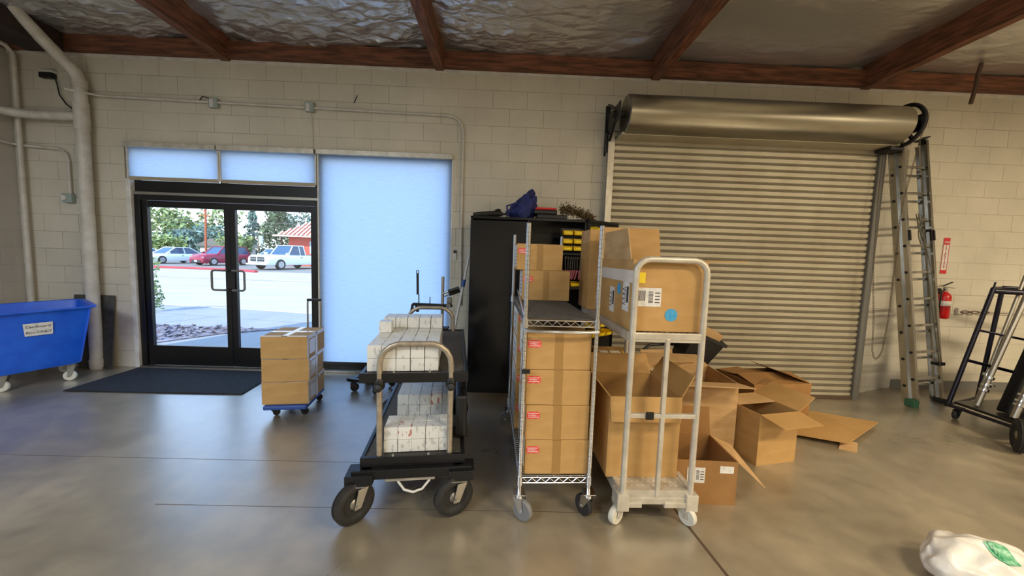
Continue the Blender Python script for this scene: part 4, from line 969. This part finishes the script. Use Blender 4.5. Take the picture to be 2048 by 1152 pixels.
m = MB().box(-.13, .13, -.09, .05, .25, .42).rot(R(22), axis='Y').rot(R(12), axis='X').shift((-.05, 0, .04)); m = m.build('cardboard_wad', 'card_pale'); m.location = t.location; m.name = 'folded_cardboard'; tag(m, 'folded cardboard sticking out of the tilted black bin', 'cardboard')

# ------------------------------------------------------------ ladder
t = thing('extension_ladder', (4.88, -.46, 0), 'tall aluminium extension ladder leaning on the wall right of the roll-up door', 'ladder')
def lad(P0, P1, wd, zt0, zt1, depth, m, nm, rung0, nr, off):
    A = Vector(P0); B = Vector(P1); up = (B-A).normalized(); xx = Vector((.98, .17, 0)); xx = (xx-up*xx.dot(up)).normalized(); n = xx.cross(up)
    for s in (-1, 1):
        a = A+xx*s*wd/2+n*off; b = B+xx*s*wd/2+n*off
        k = MB(); k.bar(a, b, .006, depth, up=n); 
        for q in (-1, 1): k.bar(a+n*q*depth/2-xx*s*.014, b+n*q*depth/2-xx*s*.014, .032, .005, up=n)
        k.build('rail', 'alum', t, world=True)
    for i in range(nr):
        p = A+up*(rung0+.305*i)+n*off
        k = MB(); k.bar(p-xx*wd/2, p+xx*wd/2, .03, .026, up=up); k.k = 1
        for s in (-1, 1): k.cyl(p+xx*s*(wd/2+.003), p+xx*s*(wd/2+.010), .016, 10)
        k.build('rung', ['alum', 'black'], t, world=True, bevel=.004)
    return A, B, up, xx, n
A, B, up, xx, n = lad((4.885, -.46, .0), (4.69, -.13, 2.98), .45, 0, 1, .062, 'alum', 'base', .20, 9, 0)
lad((4.885, -.46, .0)+Vector((0, 0, 0)) if False else Vector((4.883, -.457, .04)), Vector((4.686, -.127, 3.02)), .40, 0, 1, .056, 'alum', 'fly', .24, 9, .062)
for s in (-1, 1):
    p = A+xx*s*.21+n*.04; q = B+xx*s*.19+n*.04
    MB().box(p.x-.03, p.x+.03, p.y-.06, p.y+.05, dip(p.x, p.y)+.0, .05).build('foot', 'foot_green' if s < 0 else 'rubber', t, world=True, bevel=.006)
    k = MB().bar(q, q+up*.06, .03, .05, up=n); k.plate([q+up*.05-xx*.05-n*.05, q+up*.05+xx*.05-n*.05, q+up*.09+xx*.07+n*.04, q+up*.07-xx*.03+n*.04], .012); k.build('end_cap', 'black' if s > 0 else 'steel_dark', t, world=True)
for s in (-1, 1):
    p = A.lerp(B, .62)+xx*s*.18+n*.09; k = MB().bar(p, p+up*.12, .02, .04, up=n); k.bar(p+up*.1, p+up*.13-n*.05, .015, .02); k.build('rung_lock', 'black', t, world=True)
rp = [A.lerp(B, .72)+n*.13-xx*.12, A.lerp(B, .60)+n*.14-xx*.04, A.lerp(B, .45)+n*.14, A.lerp(B, .22)+n*.15+xx*.04, A.lerp(B, .14)+n*.15+xx*.07, A.lerp(B, .16)+n*.15+xx*.09, A.lerp(B, .5)+n*.15+xx*.03, A.lerp(B, .72)+n*.14-xx*.10]
MB().path(rp, .005, 6).build('rope', 'rope', t, world=True, smooth=True)
c = A.lerp(B, .70)+n*.15-xx*.10
MB().path([c+xx*.04*math.cos(i*.9)*(1+.2*math.sin(i))+up*(.07*math.sin(i*.9)-.03*i*.6) for i in range(16)], .006, 6).build('rope_coil', 'rope', t, world=True, smooth=True)
MB().box(-.05, .05, -.03, .03, 0, .035).shift(A.lerp(B, .145)+n*.12+xx*.09).build('pulley', 'black', t, world=True)

# ------------------------------------------------------------ fire extinguisher and sign
t = thing('fire_extinguisher', (5.46, -.085, .93), 'red fire extinguisher hung on the wall right of the ladder', 'fire extinguisher')
X = 5.46
MB().lathe([(.05, 0), (.06, .015), (.062, .04), (.062, .27), (.052, .30), (.025, .325), (.02, .335)], (X, -.085, .93), (0, 0, 1), 24).build('cylinder', 'ext_red', t, world=True, smooth=True)
MB().lathe([(.0628, 0), (.0628, .06)], (X, -.085, 1.09), (0, 0, 1), 24).build('label_band', 'white_paper', t, world=True, smooth=True)
m = MB().lathe([(.02, 0), (.02, .05)], (X, -.085, 1.265), (0, 0, 1), 12); m.bar((X-.05, -.085, 1.325), (X+.11, -.085, 1.31), .02, .01); m.build('valve', 'zinc', t, world=True)
MB().bar((X-.03, -.085, 1.335), (X+.08, -.085, 1.385), .02, .008).build('lever', 'black', t, world=True)
MB().path([(X-.02, -.1, 1.29), (X-.07, -.11, 1.27), (X-.08, -.11, 1.1), (X-.075, -.11, .99)], .009, 8).build('hose', 'black', t, world=True, smooth=True)
MB().box(X-.02, X+.02, -.03, 0, 1.15, 1.3).build('bracket', 'black', t, world=True)
t = thing('safety_sign', (5.49, -.004, 1.5), 'narrow white and red vertical FIRE EXTINGUISHER sign on the wall', 'sign')
MB().box(5.455, 5.535, -.006, 0, 1.485, 1.93).build('panel', 'white_paint', t, world=True)
m = MB().box(5.455, 5.535, -.008, -.006, 1.845, 1.93); m.box(5.455, 5.535, -.008, -.006, 1.485, 1.53); m.box(5.455, 5.46, -.008, -.006, 1.53, 1.845); m.box(5.53, 5.535, -.008, -.006, 1.53, 1.845); m.build('red_border', 'red', t, world=True)
text_part('FIRE', .036, (5.495-5.49, -.006, 1.875-1.5), (R(90), 0, 0), 'white_paper', t, ext=.0008)
for i, ch in enumerate('EXTINGUISHER'): text_part(ch, .03, (5.495-5.49, -.004, 1.825-.0235*i-1.5), (R(90), 0, 0), 'red', t, ext=.0008)
# turnbuckle wire on wall
t = thing('wall_cable', (5.9, -.04, 1.02), 'steel cable with turnbuckle stretched along the wall right of the extinguisher', 'cable')
MB().path([(6.1, -.05, 1.01), (8.5, -.05, .99)], .004, 6).build('wire', 'steel_dark', t, world=True)
m = MB().box(5.72, 5.76, -.04, 0, .98, 1.06); m.build('anchor', 'pipe_paint', t, world=True, bevel=.004)
m = MB(); 
for c_ in (5.80, 5.92, 6.05): m.path([(c_+.05*math.cos(2*PI*i/12), -.05, 1.015+.014*math.sin(2*PI*i/12)) for i in range(12)], .007, 6, True)
m.build('turnbuckle', 'rust', t, world=True, smooth=True)
tag(MB().box(5.0, XR, -.012, 0, 0, .11).build('baseboard_back', 'grey_base'), kind='structure')

# ------------------------------------------------------------ A-frame cart at right
t = thing('frame_cart', (5.1, -1.2, 0), 'dark blue steel frame cart with slanted posts and big tyres at the right edge', 'cart')
m = MB()
def T(a, b, r=.016): m.path([a, b], r, 10)
T((4.70, -.86, .10), (5.07, -.82, 1.36), .02); T((5.07, -.82, 1.36), (5.08, -.82, 1.42), .008)
T((5.34, -.62, .10), (5.47, -.60, 1.36), .02)
T((5.07, -.82, 1.33), (6.2, -1.2, 1.30), .028); T((5.07, -.82, 1.36), (5.47, -.60, 1.36), .014); T((5.47, -.60, 1.36), (6.4, -.9, 1.34), .02)
T((4.85, -.85, .60), (5.45, -1.08, .46)); T((4.93, -.84, .92), (5.45, -1.02, .82), .012)
T((4.70, -.86, .12), (4.58, -1.58, .15)); T((4.58, -1.58, .15), (6.0, -1.7, .15)); T((4.70, -.86, .12), (5.34, -.62, .12))
m.build('frame', 'dark_blue_metal', t, world=True, smooth=True)
MB().plate([(4.72, -.9, .16), (4.60, -1.53, .18), (6.1, -1.65, .18), (6.0, -.7, .16)], .025, (0, 0, 1)).build('deck', 'black_metal', t, world=True, bevel=.004)
caster(t, 4.74-5.1, -.92+1.2, .12, .045, R(200), hub='zinc', fm='black')
m = MB().cyl((4.43, -1.60, .145), (4.72, -1.36, .145), .012, 8); m.build('axle', 'zinc', t, world=True)
big_wheel(t, (4.43-5.1, -1.60+1.2, .145), (.72, -.69, 0), .14, .075)
# leaning contents
for i, (a, b, r, lb) in enumerate((((4.76, -1.05, .19), (5.16, -1.03, 1.42), .022, 'leftmost grey metal pole leaning in the dark frame cart'), ((4.70, -1.36, .20), (4.99, -1.36, 1.12), .026, 'thick grey metal pole with clamp, frontmost in the dark frame cart'), ((4.98, -.88, .18), (5.36, -.84, 1.5), .014, 'thin grey metal pole furthest back in the dark frame cart'))):
    o = thing('metal_pole', a, lb, 'pole', 'metal poles in the frame cart')
    MB().cyl(a, b, r, 12).build('tube', 'zinc', o, world=True, smooth=True)
    a_ = Vector(a); b_ = Vector(b); m = MB()
    for q in (.12, .16, .22) if i < 2 else (.2,): m.cyl(a_.lerp(b_, q), a_.lerp(b_, q+.02), r+.014, 12)
    m.cyl(a_.lerp(b_, .18)-Vector((.0, .06, 0)), a_.lerp(b_, .18), .008, 8)
    m.build('clamp', 'chrome', o, world=True, smooth=True)
o = MB().plate([(4.80, -1.20, .19), (5.8, -1.25, .19), (6.2, -1.2, 1.1), (5.08, -1.18, 1.02)], .10).build('black_panel', 'netting', bevel=.02)
tag(o, 'bulky black netting bundle leaning in the dark frame cart', 'netting')

# ------------------------------------------------------------ white plastic bag, bottom right
t = thing('plastic_bag', (2.5, -3.0, 0), 'white plastic bag with green print slumped on the floor at bottom right', 'bag')
def bf(p):
    z = p.z if p.z > -.09 else -.09
    k = .014*(1-abs(noise.noise(Vector((p.x*7, p.y*14, p.z*5))))*3)
    return Vector((p.x, p.y-.02*(p.x > 0), z*(1-1.0*(p.x-.02))+k*(z > -.08)))
b1 = blob('bag', (2.38, -2.90, .095), .27, .16, .10, 'plastic_bag', t, .14, 3, 90, 50, True, bf, seed=5)
q = MB().grid(16, 10, lambda u, v: (2.34+.09*u+.03*v, -3.0+.10*v, .25)).build('print', 'green_print', t, world=True)
sw = q.modifiers.new('wrap', 'SHRINKWRAP'); sw.target = b1; sw.wrap_method = 'PROJECT'; sw.use_project_z = True; sw.use_negative_direction = True; sw.use_positive_direction = False; sw.offset = .003

# ------------------------------------------------------------ outside
GZ = -.10
def gq(name, pts, z, m, label=None, cat=None, kind='structure'):
    o = MB().plate([(x, y, z) for x, y in pts], .02, (0, 0, 1)).build(name, m)
    return tag(o, label, cat, kind=kind)
gq('street', [(-90, 5.6), (40, 4.2), (60, 14), (60, 22), (-90, 24)], GZ-.02, 'street')
gq('parking_lot', [(-90, 21), (60, 21), (80, 90), (-120, 90)], GZ-.012, 'asphalt')
gq('sidewalk', [(-40, .2), (20, .2), (20, 4.0), (-2, 4.2), (-4.8, 4.7), (-7, 5.1), (-9.6, 5.5), (-40, 8.2)], GZ+.012, 'sidewalk')
mb = MB(); mb.path([(-40, 8.2, GZ-.01), (-9.6, 5.5, GZ-.01), (-7, 5.12, GZ-.01), (-4.8, 4.7, GZ-.01), (-2, 4.2, GZ-.01), (20, 4.0, GZ-.01)], .045, 6)
tag(mb.build('kerb', 'kerb'), kind='structure')
mb = MB(); mb.bar((-8.3, 4.2, GZ+.022), (-3, 3.2, GZ+.022), .02, .003); mb.bar((-7.0, 2.9, GZ+.022), (-6.5, 3.9, GZ+.022), .03, .003); mb.bar((-5.2, 2.2, GZ+.022), (-3.6, 4.4, GZ+.022), .02, .003); mb.bar((-22, 14.6, GZ-.008), (0, 13.5, GZ-.008), .12, .003)
tag(mb.build('pavement_joint', 'grey_base'), kind='structure')
gq('planting_bed', [(-5.6, 1.4), (-5.1, 2.2), (-4.4, 2.7), (-5.8, 2.75), (-9.5, 2.9), (-9.5, 1.0)], GZ+.03, 'gravel', kind='structure')
random.seed(11)
m = MB()
for i in range(700):
    x = random.uniform(-9, -4.8); y = random.uniform(1.5, 2.75)
    if x > -5.6 and y < 2.1+(x+5.1)*.9: continue
    s = random.uniform(.03, .07); c = Vector((x, y, GZ+.035)); d = [c+Vector((random.uniform(-1, 1)*s, random.uniform(-1, 1)*s, random.uniform(-.1, .9)*s)) for _ in range(6)]
    m.add(d, [(0, 1, 2), (0, 2, 3), (0, 3, 4), (1, 4, 5), (2, 5, 3), (1, 2, 5), (0, 4, 1), (3, 5, 4)])
tag(m.build('gravel_stones', 'gravel'), 'grey stones scattered in the planting bed outside the left door leaf', 'gravel', kind='stuff')
# red kerb across the street
m = MB(); rp = [(-60, 24.5), (-25.2, 21.6), (-20.3, 21.3), (-17.5, 20.6), (-16.2, 19.9)]
m.path([(x, y, GZ+.02) for x, y in rp], .13, 6)
tag(m.build('street_kerb', 'kerb_red', smooth=True), 'red painted kerb along the far side of the street', 'kerb')
# utility pole
o = thing('utility_pole', (-27.0, 29.5, GZ), 'reddish wooden utility pole with cross-arm behind the white sedan', 'utility pole')
MB().cyl((-27.0, 29.5, GZ), (-26.9, 29.5, 4.9), .09, 8).build('pole', 'pole_wood', o, world=True); MB().bar((-27.5, 29.5, 4.2), (-26.4, 29.5, 4.2), .06, .06).build('cross_arm', 'pole_wood', o, world=True)
m = MB()
for z in (3.9, 3.6, 2.9): m.path([(-60, 30, z+.5), (-40, 29.8, z-.1), (-27, 29.5, z), (-15, 29.5, z-.25), (0, 29.5, z+.4)], .02, 4)
m.build('wire', 'grey_base', o, world=True)
o = thing('lot_sign', (-24.6, 33, GZ), 'small pale sign on a post standing behind the sage green car', 'sign')
MB().cyl((-24.6, 33, GZ), (-24.6, 33, 2.6), .06, 6).build('post', 'bark', o, world=True); MB().box(-24.5, -24.1, 32.9, 33, 1.9, 2.7).build('panel', 'pane', o, world=True)
# restaurant with a tiled roof
o = thing('tiled_roof_building', (-17, 33, GZ), 'small red stucco building with a striped clay tile roof beyond the parking lot', 'building')
bx0, bx1, by, bz, tz = -21.0, -10, 32, 2.75, 4.45
MB().box(bx0, bx1, by, by+8, GZ, bz).build('wall', 'stucco', o, world=True)
m = MB(); m.add([(bx0-.9, by-.8, bz), (bx1, by-.8, bz), (bx1, by+2.4, tz), (bx0+1.2, by+2.4, tz), (bx0-.9, by+8, bz), (bx0+1.2, by+6, tz), (bx1, by+8, bz), (bx1, by+6, tz)], [(0, 1, 2, 3), (0, 3, 5, 4), (3, 2, 7, 5), (4, 5, 7, 6), (0, 4, 6, 1), (1, 6, 7, 2)])
rf = m.build('roof', 'roof_tile', o, world=True)
m = MB()
for i in range(30):
    u = i/29; a = Vector((bx0-.9+(bx1-bx0+.9)*u, by-.86, bz+.05)); b = Vector((max(bx0+1.2, a.x), by+2.4, tz+.06))
    if a.x < bx0+1.2: t_ = (a.x-(bx0-.9))/2.1; b = Vector((a.x, by-.8+3.2*t_, bz+1.7*t_+.06))
    if (b-a).length > .3: m.path([a, b], .09, 6)
tl = m.build('tile_rows', 'roof_pale', rf); tl.location = -Vector(o.location)
m = MB().box(bx0-1, bx1, by-.95, by-.8, bz-.1, bz+.05).build('fascia', 'roof_pale', o, world=True)
MB().box(-18.9, -17.9, by+3, by+4, tz, tz+.5).build('roof_vent', 'white_paint', o, world=True)
for x in (-19.0, -17.3): 
    MB().box(x, x+.6, by-.05, by, 1.1, 2.3).build('window', 'pane', o, world=True)
# cars
def car(name, label, loc, rz, L, W, H, paint, kind='sedan', cat='car'):
    o = thing(name, loc, label, cat, 'parked vehicles across the street', rz)
    wb = L*.30; wr = .33 if kind != 'truck' else .40; belt = H*.60; cl = .2 if kind != 'truck' else .34
    # side profile of the lower body (x forward)
    if kind == 'sedan': top = [(-L/2, belt*.92), (-L*.36, belt*1.0), (L*.22, belt), (L*.40, belt*.88), (L/2, belt*.66)]
    elif kind == 'suv': top = [(-L/2, belt*1.0), (-L*.40, belt*1.03), (L*.22, belt*1.02), (L*.44, belt*.95), (L/2, belt*.70)]
    else: top = [(-L/2, belt*.98), (-L*.14, belt*.98), (L*.17, belt*1.0), (L*.46, belt*.96), (L/2, belt*.86)]
    hw = W/2; m = MB(); secs = []
    for x, z in top:
        e = 1-.10*abs(2*x/L)**3
        secs.append([(x, -hw*e*.96, cl), (x, -hw*e, z*.55), (x, -hw*e*.97, z*.88), (x, -hw*e*.86, z), (x, hw*e*.86, z), (x, hw*e*.97, z*.88), (x, hw*e, z*.55), (x, hw*e*.96, cl)])
    for s in secs: m.v += [Vector(p) for p in s]
    for i in range(len(secs)-1):
        for k in range(8): m.f.append([i*8+k, i*8+(k+1) % 8, (i+1)*8+(k+1) % 8, (i+1)*8+k]); m.mi.append(0)
    m.f.append(list(range(8))); m.mi.append(0); m.f.append([len(secs)*8-8+k for k in range(8)][::-1]); m.mi.append(0)
    m.build('body', paint, o, bevel=.05, smooth=True, seg=3)
    # cabin
    if kind == 'sedan': cb = [(-L*.40, 0), (-L*.20, 1), (L*.05, 1), (L*.24, 0)]
    elif kind == 'suv': cb = [(-L*.47, 0), (-L*.40, 1), (L*.06, 1), (L*.22, 0)]
    else: cb = [(-L*.13, 0), (-L*.11, 1), (L*.07, 1), (L*.17, 0)]
    g = MB(); zb = belt*.97; zt = H
    def cab(sh, z1, y1, mm):
        vv = []
        for (x, t_), q in zip(cb, range(4)):
            xx = x*1.0+(sh if q < 2 else -sh); vv += [(xx, -(hw*.84-(.14 if t_ else 0)-y1), z1 if t_ else zb), (xx, (hw*.84-(.14 if t_ else 0)-y1), z1 if t_ else zb)]
        mm.add(vv, [(0, 1, 3, 2), (2, 3, 5, 4), (4, 5, 7, 6), (0, 2, 4, 6), (1, 7, 5, 3), (0, 6, 7, 1)])
    cab(0, zt-.04, 0, g); g.build('windows', 'car_glass', o, bevel=.03)
    r = MB(); (x1, _), (x2, _) = cb[1], cb[2]; yy = hw*.84-.13
    r.box(x1-.08, x2+.05, -yy, yy, zt-.05, zt)
    for s in (-1, 1):
        yb_ = s*hw*.85; yt = s*(hw*.84-.13)
        for (a, b) in ((cb[0], cb[1]), (cb[3], cb[2])): r.path([(a[0], yb_, zb), (b[0], yt, zt-.03)], .045, 6)
        r.path([(x1, yt, zt-.03), (x2, yt, zt-.03)], .04, 6); xm = (x1+x2)/2-.1; r.path([(xm, yb_, zb), (xm+.05, yt, zt-.04)], .04, 6)
    r.build('roof', paint, o, smooth=True)
    for x in (-wb, wb*1.03):
        for s in (-1, 1):
            c = Vector((x, s*(hw-.10), wr)); wm = MB().lathe([(wr*.55, -.1), (wr*.95, -.11), (wr, -.08), (wr, .08), (wr*.95, .11), (wr*.55, .1)], c, (0, s, 0), 20)
            wh = wm.build('wheel', 'rubber', o, smooth=True)
            k = MB().lathe([(wr*.1, .07), (wr*.58, .09), (wr*.62, .105)], c, (0, s, 0), 16)
            for a in range(5): q = a*2*PI/5; k.bar(c+Vector((0, s*.11, 0)), c+Vector((math.cos(q)*wr*.58, s*.11, math.sin(q)*wr*.58)), .03, .06, up=(0, 1, 0))
            k.build('rim', 'rim', wh)
    gr = MB(); fz = belt*.45
    if kind == 'truck':
        gr.box(L/2-.02, L/2+.05, -hw*.62, hw*.62, belt*.55, belt*.84); gr.build('grille', 'car_trim', o, bevel=.02)
        k = MB(); k.box(L/2+.03, L/2+.08, -.04, .04, belt*.53, belt*.86); k.box(L/2+.03, L/2+.08, -hw*.64, hw*.64, belt*.68, belt*.72); k.box(L/2+.0, L/2+.14, -hw*.95, hw*.95, cl+.02, belt*.42); k.build('bumper', 'chrome_soft', o, bevel=.02)
        k = MB(); k.box(-L/2+.05, -L*.14, -hw*.8, hw*.8, belt*.985, belt*.995); k.build('bed', 'car_trim', o)
    else:
        gr.box(L/2-.06, L/2+.02, -hw*.6, hw*.6, cl+.02, belt*.45); gr.build('grille', 'car_trim', o, bevel=.02)
    for s in (-1, 1):
        MB().box(L/2-.22, L/2-.02, s*hw*.70-.16, s*hw*.70+.14, belt*.60, belt*.74).build('headlight', 'chrome_soft', o, bevel=.03)
        MB().box(L*.19, L*.23, s*(hw+.04)-.08, s*(hw+.04)+.08, belt*1.0, belt*1.14).build('mirror', paint, o, bevel=.02)
        MB().box(-L*.05, -L*.02, s*hw-.01, s*hw+.01, belt*.80, belt*.84).build('door_handle', 'car_trim', o)
    MB().box(L/2+.02, L/2+.16 if kind == 'truck' else L/2+.04, -.16, .16, cl+.1, cl+.24).build('number_plate', 'white_paint', o)
    return o
car('car', 'white sedan parked across the street, left door leaf', (-29.3, 28.8, GZ), R(256), 4.6, 1.8, 1.42, 'car_white')
car('car', 'maroon compact SUV parked across the street behind the door stile', (-24.6, 28.2, GZ), R(252), 4.1, 1.8, 1.62, 'car_maroon', 'suv')
car('car', 'sage green hatchback parked between the maroon SUV and the white pickup', (-23.2, 33.2, GZ), R(250), 4.3, 1.8, 1.55, 'car_sage', 'suv')
car('pickup_truck', 'white pickup truck with a broad chrome grille across the street', (-17.3, 25.6, GZ), R(255), 5.7, 2.0, 1.88, 'car_white', 'truck', 'pickup truck')
car('car', 'dark car half hidden between the white sedan and the maroon SUV', (-29.8, 34.6, GZ), R(256), 4.4, 1.8, 1.45, 'car_dark')
car('car', 'silver car barely showing at the far left of the glass door', (-35.5, 31.5, GZ), R(256), 4.4, 1.8, 1.45, 'car_silver')
# trees
def tree(name, label, x, y, zc, rx, ry, rz_, m, n=1800, ls=.28, trunk=True, group='trees beyond the parking lot', cone=False, cat='tree', base=None):
    base = GZ if base is None else base
    o = thing(name, (x, y, base), label, cat, group)
    mb = MB(); k = 0; random.seed(int(abs(x*97+y*13)))
    bl = [(Vector((random.uniform(-.6, .6), random.uniform(-.6, .6), random.uniform(-.6, .65))), random.uniform(.3, .5)) for _ in range(14)]
    while k < n:
        if cone:
            h = random.random()**1.3; a = random.uniform(0, 2*PI); rr = (1-h)*(.75+.25*math.sin(h*38))*math.sqrt(random.random()); d = Vector((rr*math.cos(a), rr*math.sin(a), h*2-1))
        else:
            c, r = random.choice(bl); u = Vector((random.gauss(0, 1), random.gauss(0, 1), random.gauss(0, 1))).normalized()*random.random()**.4*r; d = c+u
        p = Vector((x+d.x*rx, y+d.y*ry, zc+d.z*rz_))
        if p.z < base: continue
        a = Vector((random.gauss(0, 1), random.gauss(0, 1), random.gauss(0, 1))).normalized(); b = a.cross(Vector((random.gauss(0, 1), random.gauss(0, 1), random.gauss(0, 1)))).normalized(); s = ls*random.uniform(.5, 1.2)
        mb.add([p-a*s, p-b*s*.5, p+a*s, p+b*s*.5], [(0, 1, 2, 3)]); k += 1
    mb.build('foliage', m, o, world=True)
    if trunk: MB().path([(x, y, base), (x+.1, y, zc*.5), (x, y, zc+rz_*.4)], .2, 8, rs=[.25, .18, .06]).build('trunk', 'bark', o, world=True, smooth=True)
    return o
tree('tree', 'broad tree with sunlit olive crown seen through the left door leaf', -43, 47, 3.6, 8.2, 3, 3.3, 'leaf_green', 3400, .36)
tree('tree', 'dark rounded tree below the olive crown, seen left of the utility pole', -38, 43, 2.2, 6, 2.5, 2.2, 'leaf_blue', 2200, .3)
tree('bush', 'bright green bushy hedge behind the white sedan', -39.2, 38, 1.3, 4.2, 1, 1.5, 'leaf_green', 1600, .26, trunk=False, cat='hedge')
tree('tree', 'small yellow-green tree between the utility pole and the door stile', -30.3, 38, 1.8, 2.2, 1.5, 1.7, 'leaf_green', 1000, .24)
tree('tree', 'pale tall conifer just right of the door stile', -36.5, 50, 4.2, 2.4, 2.4, 4.4, 'leaf_blue', 1300, .28, cone=True)
tree('tree', 'dark blue-green spreading conifer in the middle of the right door leaf', -29.5, 45, 3.4, 3.4, 2.2, 4.0, 'leaf_dark', 2200, .3, cone=False)
tree('tree', 'dark narrow tree behind the white pickup', -26.3, 46, 3.0, 3.0, 2, 3.5, 'leaf_blue', 1900, .3)
tree('tree', 'green tree rising behind the tiled roof building', -22.5, 47, 4.0, 4.0, 2.5, 4.4, 'leaf_dark', 2400, .34)
tree('bush', 'yellowish bush behind the sage green car', -28.8, 36, 1.1, 1.4, 1, 1.3, 'leaf_green', 700, .2, trunk=False, cat='bush')
tree('shrub', 'narrow green shrub growing just outside the left edge of the glass door', -8.35, 4.2, .62, .30, .30, .75, 'leaf_green', 700, .05, trunk=False, group=None, cat='shrub')
o = thing('low_house', (-36, 41, GZ), 'low grey-roofed house beyond the parking lot left of the utility pole', 'building')
MB().box(-36, -31.5, 40, 43, GZ, 1.5).build('wall', 'white_paint', o, world=True); MB().prism([(-36.4, 1.5), (-31.1, 1.5), (-33, 2.4), (-34.6, 2.4)], 39.7, 43.3).build('roof', 'grey_base', o, world=True)
